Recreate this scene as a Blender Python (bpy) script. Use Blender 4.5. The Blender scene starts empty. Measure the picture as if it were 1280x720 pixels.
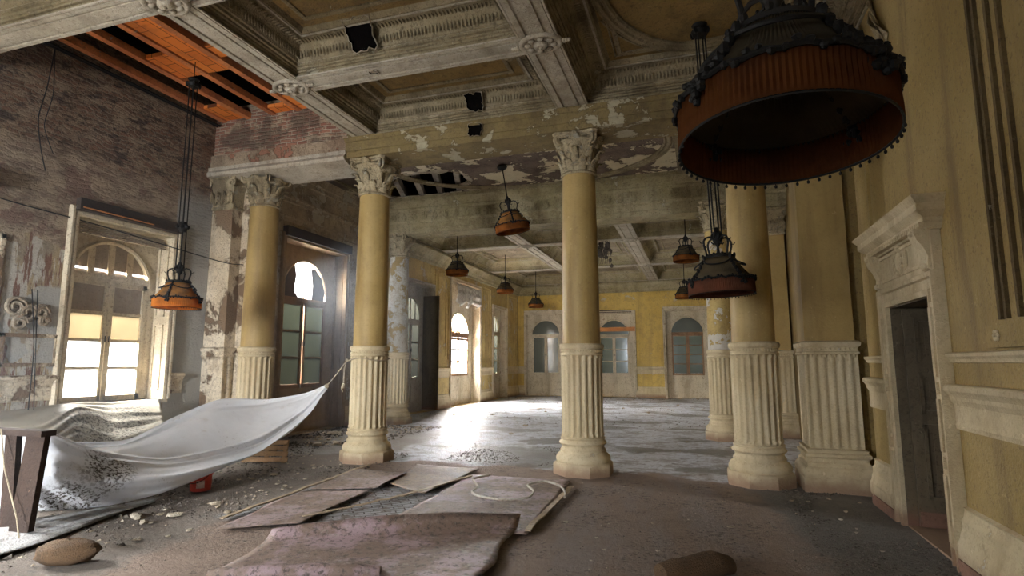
import bpy, bmesh, math, random
from mathutils import Vector, noise as mnoise
rnd = random.Random(7)
PI = math.pi
C = bpy.context.scene.collection
sc = bpy.context.scene

# ------------------------------------------------------------------ camera, light, exposure
cd = bpy.data.cameras.new('camera'); cam = bpy.data.objects.new('camera', cd); C.objects.link(cam)
cd.sensor_width = 36.0; cd.lens = 36.0 * 717.4 / 1280.0; cd.clip_start = 0.05
cam.location = (0, 0, 1.6)
cam.rotation_euler = (PI / 2 + math.radians(7.4536), 0, math.radians(17.974))
sc.camera = cam
sc.view_settings.view_transform = 'Standard'; sc.view_settings.look = 'None'
sc.view_settings.gamma = 1.0; sc.view_settings.use_curve_mapping = False
sc.view_settings.exposure = 1.15
cy = sc.cycles
cy.use_denoising = True; cy.max_bounces = 10; cy.diffuse_bounces = 6; cy.glossy_bounces = 3
cy.transmission_bounces = 6; cy.transparent_max_bounces = 12; cy.caustics_reflective = False; cy.caustics_refractive = False
cy.sample_clamp_indirect = 6.0

w = bpy.data.worlds.new('sky'); sc.world = w; w.use_nodes = True
bg = w.node_tree.nodes['Background']; bg.inputs[0].default_value = (0.80, 0.90, 1.0, 1); bg.inputs[1].default_value = 1.5
_t = w.node_tree; _tc = _t.nodes.new('ShaderNodeTexCoord'); _sx = _t.nodes.new('ShaderNodeSeparateXYZ'); _rp = _t.nodes.new('ShaderNodeValToRGB')
_t.links.new(_tc.outputs['Generated'], _sx.inputs[0]); _t.links.new(_sx.outputs[2], _rp.inputs[0]); _t.links.new(_rp.outputs[0], bg.inputs[0])
_rp.color_ramp.elements[0].position = 0.0; _rp.color_ramp.elements[0].color = (.80, .90, 1.0, 1)      # bright sky, grey ground below the horizon
_m = _t.nodes.new('ShaderNodeMapRange'); _m.inputs[1].default_value = -.30; _m.inputs[2].default_value = -.10
_t.links.new(_sx.outputs[2], _m.inputs[0]); _t.links.new(_m.outputs[0], _rp.inputs[0])
_rp.color_ramp.elements[0].color = (.10, .11, .10, 1); _rp.color_ramp.elements[1].color = (.80, .90, 1.0, 1)

def daylight(name, loc, rot, sx, sy, power, col=(1.0, 0.985, 0.96), spread=PI):
    l = bpy.data.lights.new(name, 'AREA'); l.shape = 'RECTANGLE'; l.size = sx; l.size_y = sy; l.energy = power; l.color = col; l.spread = spread
    o = bpy.data.objects.new(name, l); C.objects.link(o); o.location = loc; o.rotation_euler = rot
    return o
XL, XR, YB = -8.75, 1.93, 28.0
LW = (0, math.radians(-90), 0)            # facing +X, seen through the left windows
DAY = [  # y, z, width, height, power
    (6.8, 2.3, 1.6, 2.6, 3800), (3.6, 2.3, 1.6, 2.6, 3000), (0.4, 2.3, 1.6, 2.6, 1300), (-2.4, 2.3, 1.6, 2.6, 700),
    (11.6, 2.5, 2.0, 3.0, 2600), (17.0, 2.4, 1.7, 2.8, 4200), (21.0, 2.4, 2.2, 3.0, 6500), (25.1, 2.4, 1.7, 2.8, 8500)]
for y, z, sx, sy, p in DAY:
    daylight('daylight', (XL - 1.7, y, 4.3), (0, math.radians(-52), 0), 2.2, sx, p)
for x in (-7.35, -3.93, -0.51):
    daylight('daylight', (x, YB + 1.0, 2.4), (math.radians(-90), 0, 0), 1.6, 2.9, 260)
for x in (-6.0, -2.8, 0.4):               # fill lamps added at assumed windows of the unseen end wall
    daylight('daylight', (x, -4.75, 2.6), (math.radians(76), 0, math.radians(6) if x < -5 else 0), 1.5, 2.6, 640 if x < -5 else 20, (.93, .96, 1.0), math.radians(95) if x < -5 else PI)

# ------------------------------------------------------------------ node helper and materials
class NT:
    def __init__(s, name):
        s.m = bpy.data.materials.new(name); s.m.use_nodes = True; s.t = s.m.node_tree
        s.t.nodes.clear(); s.out = s.t.nodes.new('ShaderNodeOutputMaterial'); s._pos = None
    def add(s, typ, **kw):
        n = s.t.nodes.new(typ)
        for k, v in kw.items(): setattr(n, k, v)
        return n
    def put(s, sock, v):
        if v is None: return
        if isinstance(v, bpy.types.NodeSocket): s.t.links.new(v, sock)
        else:
            if isinstance(v, (tuple, list)) and len(v) == 3 and sock.type == 'RGBA': v = (*v, 1)
            sock.default_value = v
    def pos(s):
        if s._pos is None: s._pos = s.add('ShaderNodeNewGeometry').outputs['Position']
        return s._pos
    def scale(s, v, sx, sy, sz):
        n = s.add('ShaderNodeVectorMath', operation='MULTIPLY'); s.put(n.inputs[0], v); n.inputs[1].default_value = (sx, sy, sz); return n.outputs[0]
    def noise(s, scale, detail=4, rough=.55, vec=None, dist=0):
        n = s.add('ShaderNodeTexNoise'); s.put(n.inputs['Vector'], vec if vec is not None else s.pos())
        n.inputs['Scale'].default_value = scale; n.inputs['Detail'].default_value = detail
        n.inputs['Roughness'].default_value = rough; n.inputs['Distortion'].default_value = dist
        return n.outputs[0]
    def voro(s, scale, vec=None, feature='F1', rand=1.0):
        n = s.add('ShaderNodeTexVoronoi', feature=feature); s.put(n.inputs['Vector'], vec if vec is not None else s.pos())
        n.inputs['Scale'].default_value = scale; n.inputs['Randomness'].default_value = rand
        return n.outputs[0]
    def wave(s, scale, vec=None, axis='X', dist=0, dscale=1, prof='SIN'):
        n = s.add('ShaderNodeTexWave', bands_direction=axis, wave_profile=prof); s.put(n.inputs['Vector'], vec if vec is not None else s.pos())
        n.inputs['Scale'].default_value = scale; n.inputs['Distortion'].default_value = dist; n.inputs['Detail Scale'].default_value = dscale
        return n.outputs['Fac']
    def step(s, f, a, b):
        n = s.add('ShaderNodeMapRange', interpolation_type='SMOOTHSTEP'); s.put(n.inputs[0], f)
        n.inputs[1].default_value = a; n.inputs[2].default_value = b; return n.outputs[0]
    def math(s, op, a, b=0.0, clamp=False):
        n = s.add('ShaderNodeMath', operation=op, use_clamp=clamp); s.put(n.inputs[0], a); s.put(n.inputs[1], b); return n.outputs[0]
    def mul(s, a, b): return s.math('MULTIPLY', a, b)
    def mix(s, f, a, b, mode='MIX'):
        n = s.add('ShaderNodeMix', data_type='RGBA', blend_type=mode); s.put(n.inputs[0], f)
        s.put(n.inputs[6], a); s.put(n.inputs[7], b); return n.outputs[2]
    def xyz(s, v=None):
        n = s.add('ShaderNodeSeparateXYZ'); s.put(n.inputs[0], v if v is not None else s.pos()); return n.outputs
    def comb(s, x, y, z):
        n = s.add('ShaderNodeCombineXYZ'); s.put(n.inputs[0], x); s.put(n.inputs[1], y); s.put(n.inputs[2], z); return n.outputs[0]
    def bump(s, h, strength=.4, dist=.02):
        n = s.add('ShaderNodeBump'); n.inputs['Strength'].default_value = strength; n.inputs['Distance'].default_value = dist
        s.put(n.inputs['Height'], h); return n.outputs[0]
    def bsdf(s, col, rough=.8, normal=None, metal=0, spec=.3):
        n = s.add('ShaderNodeBsdfPrincipled'); s.put(n.inputs['Base Color'], col); s.put(n.inputs['Roughness'], rough)
        s.put(n.inputs['Normal'], normal); n.inputs['Metallic'].default_value = metal; n.inputs['Specular IOR Level'].default_value = spec
        return n.outputs[0]
    def done(s, sh): s.t.links.new(sh, s.out.inputs[0]); return s.m

def weathered(name, base, var, stain, peel=None, amount=.3, pscale=2.2, rough=.8, bump=.35, streak=.5, grime=None, fine=26, seed=0.0, extra=None, spec=.25, blotch=.38, pits=.5, specks=.55):
    n = NT(name)
    p = n.pos()
    if seed:
        v = n.add('ShaderNodeVectorMath', operation='ADD'); n.put(v.inputs[0], p); v.inputs[1].default_value = (seed, seed * 1.7, seed * .6); p = v.outputs[0]
    col = n.mix(n.step(n.noise(1.1, 5, .6, p), .35, .68), base, var)
    st = n.step(n.noise(1.0, 5, .62, n.scale(p, 2.6, 2.6, .28)), .47, .72)
    col = n.mix(n.mul(st, streak), col, stain)
    sp = n.step(n.noise(fine, 4, .75, p), .55, .62)
    col = n.mix(n.mul(sp, specks), col, stain)
    pit = n.step(n.noise(fine * .38, 7, .78, p), .585, .625)
    col = n.mix(n.mul(pit, pits), col, tuple(c * .7 for c in stain))
    chip = n.step(n.noise(fine * .5, 6, .75, n.scale(p, 1.1, .9, 1.0)), .63, .66)
    col = n.mix(n.mul(chip, .45), col, tuple(min(1, c * 1.35 + .06) for c in base))
    h = n.noise(fine * 1.6, 4, .6, p)
    bl = n.step(n.noise(3.6, 8, .76, p), .50, .60)
    col = n.mix(n.mul(bl, blotch), col, stain)
    if peel:
        pn = n.noise(pscale, 9, .66, p, .35)
        k = n.step(pn, .735 - amount * .5, .75 - amount * .5)
        edge = n.step(pn, .70 - amount * .5, .735 - amount * .5)
        pc = n.mix(n.noise(pscale * 7, 5, .7, p), peel, tuple(c * .62 for c in peel))
        col = n.mix(n.mul(n.math('SUBTRACT', edge, k, True), .45), col, stain)
        col = n.mix(k, col, pc)
        h = n.math('SUBTRACT', h, n.mul(k, 1.1))
    if grime:
        g = n.step(n.math('ADD', n.xyz()[2], n.mul(n.noise(5, 5, .6), .22)), .33, .13)
        col = n.mix(n.mul(g, .8), col, grime)
    if extra: col = extra(n, col)
    return n.done(n.bsdf(col, rough, n.bump(h, min(1, bump * 1.6), .025), 0, spec))

M = {}
DIRT = (.10, .075, .05)
M['ochre'] = weathered('ochre_paint', (.41, .29, .115), (.345, .235, .085), (.18, .115, .05), None, streak=.55, bump=.12, rough=.5, blotch=.15, pits=.1, specks=.2)
M['cream'] = weathered('cream_plaster', (.64, .545, .365), (.56, .46, .285), (.28, .20, .11), (.66, .60, .48), .12, 3.0, grime=(.26, .15, .10), bump=.3, blotch=.18, pits=.12, specks=.25)
M['capital'] = weathered('capital_plaster', (.48, .40, .26), (.36, .285, .165), (.11, .08, .045), (.50, .45, .34), .28, 7.0, bump=.7, streak=.8)
M['right_wall'] = weathered('ochre_wall_paint', (.38, .275, .11), (.31, .215, .075), (.18, .12, .055), (.52, .43, .26), .06, 2.2, rough=.6, bump=.25, streak=.8, blotch=.12, pits=.15)
M['back_wall'] = weathered('yellow_wall_paint', (.66, .47, .14), (.58, .39, .10), (.36, .25, .10), (.66, .58, .40), .2, 1.6, bump=.3)
M['white_beam'] = weathered('white_beam_plaster', (.50, .45, .36), (.40, .35, .27), (.19, .155, .11), (.60, .55, .46), .12, 2.5, bump=.35)
M['moulding'] = weathered('coffer_moulding_plaster', (.33, .275, .175), (.23, .18, .10), (.085, .062, .035), (.45, .40, .29), .16, 3.0, bump=.5)
M['ceil_panel'] = weathered('ceiling_ochre_panel', (.29, .195, .07), (.22, .14, .05), (.10, .07, .035), (.50, .44, .30), .17, 1.5, bump=.4)
M['ceil_mauve'] = weathered('ceiling_mauve_panel', (.20, .145, .11), (.15, .105, .08), (.07, .05, .035), (.80, .70, .48), .42, 1.15, bump=.5)
M['ceil_back'] = weathered('ceiling_back_panel', (.36, .30, .20), (.27, .21, .14), (.11, .08, .05), (.50, .40, .28), .3, 1.3, bump=.5)
M['frieze'] = weathered('beam_frieze_plaster', (.40, .34, .215), (.30, .25, .13), (.13, .10, .05), (.50, .45, .33), .2, 2.6, bump=.5)
M['beam_ochre'] = weathered('architrave_ochre', (.25, .185, .08), (.20, .145, .06), (.10, .072, .038), (.50, .44, .30), .30, 2.4, bump=.4)
M['left_pier'] = weathered('flaking_pier_plaster', (.76, .67, .52), (.60, .49, .34), (.20, .14, .08), (.27, .18, .11), .42, 1.6, bump=.6)
M['left_mid'] = weathered('dirty_mid_wall', (.55, .45, .31), (.42, .32, .20), (.18, .13, .08), (.62, .55, .42), .35, 1.7, bump=.6)
M['left_back'] = weathered('pale_ochre_wall', (.60, .46, .20), (.52, .37, .14), (.30, .21, .10), (.64, .56, .40), .28, 1.7, bump=.35)
M['bare_beam'] = weathered('bare_beam_plaster', (.40, .32, .22), (.30, .20, .13), (.13, .09, .06), (.42, .20, .13), .36, 2.0, bump=.7)
M['casing'] = weathered('window_casing_paint', (.68, .60, .45), (.58, .50, .36), (.27, .20, .12), (.40, .30, .19), .14, 4, bump=.25)
M['casing_warm'] = weathered('warm_casing_wood', (.40, .28, .16), (.32, .22, .12), (.22, .14, .07), (.60, .52, .38), .10, 4, bump=.25)
M['casing_grey'] = weathered('grey_casing_paint', (.46, .42, .36), (.36, .32, .27), (.20, .17, .13), (.55, .49, .39), .2, 3, bump=.3)
M['door_wood'] = weathered('grey_door_paint', (.155, .12, .075), (.12, .092, .058), (.065, .05, .032), None, bump=.12, rough=.6, grime=(.20, .10, .07))
M['red_base'] = weathered('worn_red_skirting_paint', (.27, .15, .105), (.21, .115, .08), (.12, .07, .05), (.50, .42, .32), .12, 4, bump=.3)
M['sash_brown'] = weathered('brown_sash_wood', (.34, .20, .11), (.26, .15, .08), (.09, .055, .03), None, bump=.2)
M['dark_wood'] = weathered('dark_trestle_wood', (.060, .038, .028), (.045, .030, .024), (.025, .018, .015), (.16, .10, .07), .08, 5, bump=.3)
M['pallet'] = weathered('pallet_wood', (.50, .33, .19), (.42, .26, .14), (.25, .15, .08), None, bump=.3)
M['joist'] = weathered('roof_joist_wood', (.40, .35, .29), (.30, .25, .20), (.07, .055, .045), None, bump=.3)
M['painted_dark'] = weathered('painted_loft_dark', (.006, .005, .004), (.004, .003, .003), (.002, .002, .002), None, bump=.1, spec=0, rough=1)  # near-black colour stands in for the shade of the roof space
M['orange_plank'] = weathered('orange_plank_wood', (.62, .27, .09), (.55, .22, .07), (.33, .14, .06), None, bump=.2)
M['box_dark'] = weathered('blind_box_boards', (.075, .055, .042), (.055, .042, .036), (.03, .024, .022), (.16, .12, .08), .1, 3, bump=.3)
M['shutter'] = weathered('closed_shutter_boards', (.36, .30, .235), (.30, .245, .19), (.20, .155, .12), None, bump=.2)
M['louvre'] = weathered('louvre_slats', (.42, .36, .28), (.34, .28, .21), (.16, .12, .09), None, bump=.2)
M['strip'] = weathered('pale_floor_strip', (.50, .40, .28), (.40, .30, .20), (.20, .14, .09), None, bump=.3)
M['plaster_bit'] = weathered('plaster_fragment', (.52, .46, .36), (.38, .31, .22), (.18, .13, .09), None, bump=.8)
M['rubble'] = weathered('dark_rubble', (.085, .072, .058), (.15, .125, .10), (.05, .04, .032), None, bump=.6, fine=14)
M['red_plastic'] = weathered('red_plastic', (.58, .07, .045), (.50, .06, .04), (.30, .05, .035), None, bump=.1, rough=.45, streak=.3)
M['label'] = weathered('faded_label', (.62, .55, .50), (.55, .46, .42), (.40, .20, .17), None, bump=.05)
M['sheet_grey'] = weathered('grey_dust_sheet', (.44, .44, .44), (.36, .36, .36), (.18, .16, .13), (.16, .13, .10), .18, 3.5, bump=.4)
M['sack'] = weathered('jute_sack', (.19, .115, .062), (.13, .08, .045), (.08, .06, .04), None, bump=.7, fine=60)
M['rope'] = weathered('hemp_rope', (.55, .47, .34), (.46, .38, .26), (.16, .12, .08), None, bump=.4, fine=80)
M['wire'] = weathered('black_wire', (.02, .018, .017), (.016, .015, .014), (.01, .01, .01), None, bump=.1)
M['white_cable'] = weathered('white_cable_sheath', (.50, .46, .40), (.42, .37, .30), (.22, .17, .13), None, bump=.1)

def m_metal():
    n = NT('blackened_bronze')
    c = n.mix(n.noise(24, 4), (.007, .007, .007), (.022, .020, .018))
    return n.done(n.bsdf(c, .5, n.bump(n.noise(70, 3), .4, .004), 0, .12))
M['metal'] = m_metal()

def m_silk(name, c1, c2, dirt, trans, dirtiness=.6):
    n = NT(name)
    tc = n.add('ShaderNodeTexCoord').outputs['Object']
    col = n.mix(n.noise(5, 4, .6, tc), c1, c2)
    d = n.step(n.noise(3.2, 6, .65, tc), .40, .66)
    col = n.mix(n.mul(d, dirtiness), col, dirt)
    a = n.add('ShaderNodeBsdfDiffuse'); n.put(a.inputs[0], col)
    b = n.add('ShaderNodeBsdfTranslucent'); n.put(b.inputs[0], col)
    mx = n.add('ShaderNodeMixShader'); mx.inputs[0].default_value = trans
    n.t.links.new(a.outputs[0], mx.inputs[1]); n.t.links.new(b.outputs[0], mx.inputs[2])
    return n.done(mx.outputs[0])
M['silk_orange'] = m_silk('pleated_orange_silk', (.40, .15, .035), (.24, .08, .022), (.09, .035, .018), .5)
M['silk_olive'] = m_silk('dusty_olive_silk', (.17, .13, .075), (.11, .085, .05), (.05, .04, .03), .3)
M['silk_dark'] = m_silk('darkened_orange_silk', (.17, .06, .018), (.11, .038, .014), (.04, .018, .012), .5, .5)  # darker copy of the orange silk, shade of the upper right painted in
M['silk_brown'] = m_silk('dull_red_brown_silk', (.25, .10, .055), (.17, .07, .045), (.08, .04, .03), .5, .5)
M['silk_grey'] = m_silk('dark_dusty_silk', (.09, .073, .045), (.06, .048, .032), (.03, .025, .02), .3)  # dusty silk darkened further to imitate the nearest lamp's shaded cone
M['silk_lit'] = m_silk('lit_orange_silk', (.85, .36, .06), (.62, .22, .04), (.25, .10, .04), .6, .5)  # brighter copy of the orange silk, window light painted into the skirt
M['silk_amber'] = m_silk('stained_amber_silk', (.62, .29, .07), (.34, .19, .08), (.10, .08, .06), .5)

def m_tarp(name, base, dots, spots):
    n = NT(name)
    p = n.pos()
    col = n.mix(n.noise(2.2, 5, .6), base, tuple(c * .84 for c in base))
    zone = None
    for c, r in spots:
        v = n.add('ShaderNodeVectorMath', operation='DISTANCE'); n.put(v.inputs[0], p); v.inputs[1].default_value = c
        k = n.step(n.math('ADD', v.outputs['Value'], n.mul(n.math('SUBTRACT', n.noise(4, 4), .5), .35)), r, r * .45)
        zone = k if zone is None else n.math('MAXIMUM', zone, k)
    d = n.step(n.noise(30, 4, .7), .49, .56)
    col = n.mix(n.mul(n.mul(zone, d), dots), col, (.10, .085, .07))
    d2 = n.mul(n.step(n.noise(34, 3, .7), .62, .68), n.step(n.noise(2.2, 3), .48, .6))
    col = n.mix(n.mul(d2, .6), col, (.22, .19, .15))
    yd = n.step(n.noise(3.1, 6, .7), .56, .72)
    col = n.mix(n.mul(yd, .35), col, (.46, .40, .29))
    a = n.bsdf(col, .5, n.bump(n.noise(9, 5, .6), .3, .03), 0, .3)
    b = n.add('ShaderNodeBsdfTranslucent'); n.put(b.inputs[0], col)
    mx = n.add('ShaderNodeMixShader'); mx.inputs[0].default_value = .5
    n.t.links.new(a, mx.inputs[1]); n.t.links.new(b.outputs[0], mx.inputs[2])
    return n.done(mx.outputs[0])
M['tarp'] = m_tarp('white_tarpaulin', (.94, .95, .97), 1.0, [((-6.1, 4.75, .50), .36), ((-6.3, 4.5, .26), .40)])
M['tarp_dirty'] = m_tarp('grimy_tarpaulin', (.56, .52, .43), .9, [((-7.9, 6.0, .7), .7), ((-8.2, 6.6, .8), .5)])
M['curtain'] = weathered('grey_curtain_cloth', (.60, .58, .54), (.52, .50, .46), (.24, .22, .19), None, bump=.2)

def m_glass(name, col, clear):
    n = NT(name)
    t = n.add('ShaderNodeBsdfTransparent'); n.put(t.inputs[0], (1, 1, 1))
    tr = n.add('ShaderNodeBsdfTranslucent'); n.put(tr.inputs[0], n.mix(n.noise(3, 4), col, tuple(c * .8 for c in col)))
    gl = n.add('ShaderNodeBsdfGlossy'); gl.inputs['Roughness'].default_value = .12; n.put(gl.inputs[0], (.8, .85, .9))
    m1 = n.add('ShaderNodeMixShader'); m1.inputs[0].default_value = clear
    n.t.links.new(tr.outputs[0], m1.inputs[1]); n.t.links.new(t.outputs[0], m1.inputs[2])
    m2 = n.add('ShaderNodeMixShader'); m2.inputs[0].default_value = .06
    n.t.links.new(m1.outputs[0], m2.inputs[1]); n.t.links.new(gl.outputs[0], m2.inputs[2])
    return n.done(m2.outputs[0])
M['glass'] = m_glass('dusty_clear_glass', (.8, .85, .9), .85)
M['glass_frost'] = m_glass('cream_frosted_glass', (.14, .12, .085), .01)
M['glass_green'] = m_glass('painted_green_glass', (.05, .053, .043), .0)
M['glass_grey'] = m_glass('grimy_grey_glass', (.05, .05, .044), .0)

def m_left_wall():
    n = NT('stripped_brick_wall')
    p = n.pos(); x, y, z = n.xyz()
    uv = n.comb(n.math('ADD', y, n.mul(n.math('SUBTRACT', n.noise(3.5, 5, .65), .5), .30)), n.math('ADD', z, n.mul(n.math('SUBTRACT', n.noise(2.6, 5, .65), .5), .26)), 0)
    b = n.add('ShaderNodeTexBrick'); n.put(b.inputs['Vector'], uv)
    b.inputs['Color1'].default_value = (.34, .19, .12, 1); b.inputs['Color2'].default_value = (.18, .118, .082, 1); b.inputs['Mortar'].default_value = (.31, .245, .18, 1)
    b.inputs['Scale'].default_value = 1.0; b.inputs['Brick Width'].default_value = .24; b.inputs['Row Height'].default_value = .07; b.inputs['Mortar Size'].default_value = .014
    b.inputs['Mortar Smooth'].default_value = .6; b.inputs['Bias'].default_value = 0
    st = n.noise(1.0, 8, .7, n.scale(p, 3.0, 3.0, 9.0))
    rub = n.mix(n.step(st, .46, .56), b.outputs[0], (.42, .32, .22))
    rub = n.mix(n.step(n.noise(1.0, 8, .72, n.scale(p, 2.4, 2.4, 6.0)), .53, .60), rub, (.12, .085, .066))
    rub = n.mix(n.mul(n.step(n.noise(.7, 5, .6), .50, .64), .75), rub, n.mix(n.noise(6, 6, .7), (.38, .29, .20), (.23, .165, .115)))
    rub = n.mix(n.mul(n.step(n.noise(.9, 6, .65), .54, .66), .6), rub, (.26, .135, .08))
    rub = n.mix(n.mul(n.step(n.noise(18, 6, .75), .50, .64), .75), rub, (.08, .058, .045))
    flk = n.noise(1.0, 8, .70, n.scale(p, 3, 6.5, .9))
    pl = n.mix(n.step(n.noise(2.4, 5, .6), .4, .62), (.46, .36, .22), (.36, .30, .22))
    pl = n.mix(n.step(flk, .49, .515), pl, (.60, .57, .50))
    pl = n.mix(n.step(n.noise(1.0, 9, .72, n.scale(p, 3, 8.0, 1.2)), .535, .56), pl, (.25, .135, .095))
    pl = n.mix(n.mul(n.step(n.noise(18, 6, .75), .52, .66), .6), pl, (.19, .145, .105))
    top = n.math('ADD', z, n.mul(n.math('SUBTRACT', n.noise(1.8, 6, .6), .5), .9))
    band = n.step(top, 4.75, 4.5)
    bandc = n.mix(n.step(n.noise(1.0, 8, .7, n.scale(p, 3, 3, 7)), .45, .6), (.55, .45, .33), (.31, .235, .18))
    rub = n.mix(n.mul(band, .85), rub, bandc)
    rub = n.mix(n.mul(n.mul(band, n.step(n.noise(1.6, 6, .7), .53, .58)), .8), rub, (.28, .175, .14))
    col = n.mix(n.step(top, 3.30, 3.34), pl, rub)
    cem = n.mix(n.noise(2, 6, .6), (.55, .54, .50), (.40, .395, .37))
    cem = n.mix(n.mul(n.step(n.noise(3, 7, .7), .54, .62), .5), cem, (.42, .39, .32))
    patch = n.step(n.noise(1.1, 4, .5), .55, .565)
    patch = n.mul(n.mul(patch, n.step(z, 2.7, 2.65)), n.step(y, 6.1, 6.0))
    side = n.mul(n.step(y, 7.62, 7.66), n.step(top, 4.9, 4.4))
    col = n.mix(n.math('MAXIMUM', patch, side), col, cem)
    h = n.math('ADD', n.mul(b.outputs[1], -.5), n.mul(st, 2.2))
    h = n.mul(h, n.step(top, 3.30, 3.40))
    h = n.math('ADD', h, n.noise(18, 6, .75))
    h = n.math('ADD', h, n.mul(n.step(top, 3.36, 3.30), .5))
    return n.done(n.bsdf(col, .85, n.bump(h, .9, .06), 0, .15))
M['left_wall'] = m_left_wall()
def m_brick():
    n = NT('pinkish_bare_brick')
    p = n.pos(); x, y, z = n.xyz()
    uv = n.comb(n.math('ADD', n.math('ADD', x, y), n.mul(n.noise(3, 4), .1)), n.math('ADD', z, n.mul(n.noise(2.2, 5), .10)), 0)
    b = n.add('ShaderNodeTexBrick'); n.put(b.inputs['Vector'], uv)
    b.inputs['Color1'].default_value = (.38, .19, .13, 1); b.inputs['Color2'].default_value = (.24, .12, .085, 1); b.inputs['Mortar'].default_value = (.40, .33, .25, 1)
    b.inputs['Scale'].default_value = 1; b.inputs['Brick Width'].default_value = .24; b.inputs['Row Height'].default_value = .07; b.inputs['Mortar Size'].default_value = .014; b.inputs['Mortar Smooth'].default_value = .5
    c = n.mix(n.step(n.noise(2.6, 8, .7, n.scale(p, 1, 1, 2.4)), .49, .58), b.outputs[0], (.40, .325, .23))
    c = n.mix(n.mul(n.step(n.noise(1.3, 6, .65), .50, .62), .8), c, (.12, .085, .065))
    h = n.math('ADD', n.mul(b.outputs[1], -.6), n.noise(14, 6, .75))
    return n.done(n.bsdf(c, .9, n.bump(h, .8, .05), 0, .1))
M['brick'] = m_brick()

def m_tile():
    n = NT('orange_terracotta_tiles')
    p = n.pos(); x, y, z = n.xyz()
    b = n.add('ShaderNodeTexBrick'); n.put(b.inputs['Vector'], n.comb(y, x, 0))
    b.inputs['Color1'].default_value = (.84, .27, .06, 1); b.inputs['Color2'].default_value = (.70, .20, .05, 1); b.inputs['Mortar'].default_value = (.14, .045, .02, 1)
    b.inputs['Scale'].default_value = 1; b.inputs['Brick Width'].default_value = .40; b.inputs['Row Height'].default_value = .2; b.inputs['Mortar Size'].default_value = .006
    col = n.mix(n.mul(n.step(n.noise(2.4, 5, .6), .5, .75), .6), b.outputs[0], (.33, .11, .05))
    return n.done(n.bsdf(col, .8, n.bump(b.outputs[1], -.5, .01), 0, .1))
M['tile'] = m_tile()
M['tile_beam'] = weathered('terracotta_rib', (.74, .27, .10), (.58, .20, .08), (.27, .10, .06), (.62, .48, .36), .16, 4, bump=.3)

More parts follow.
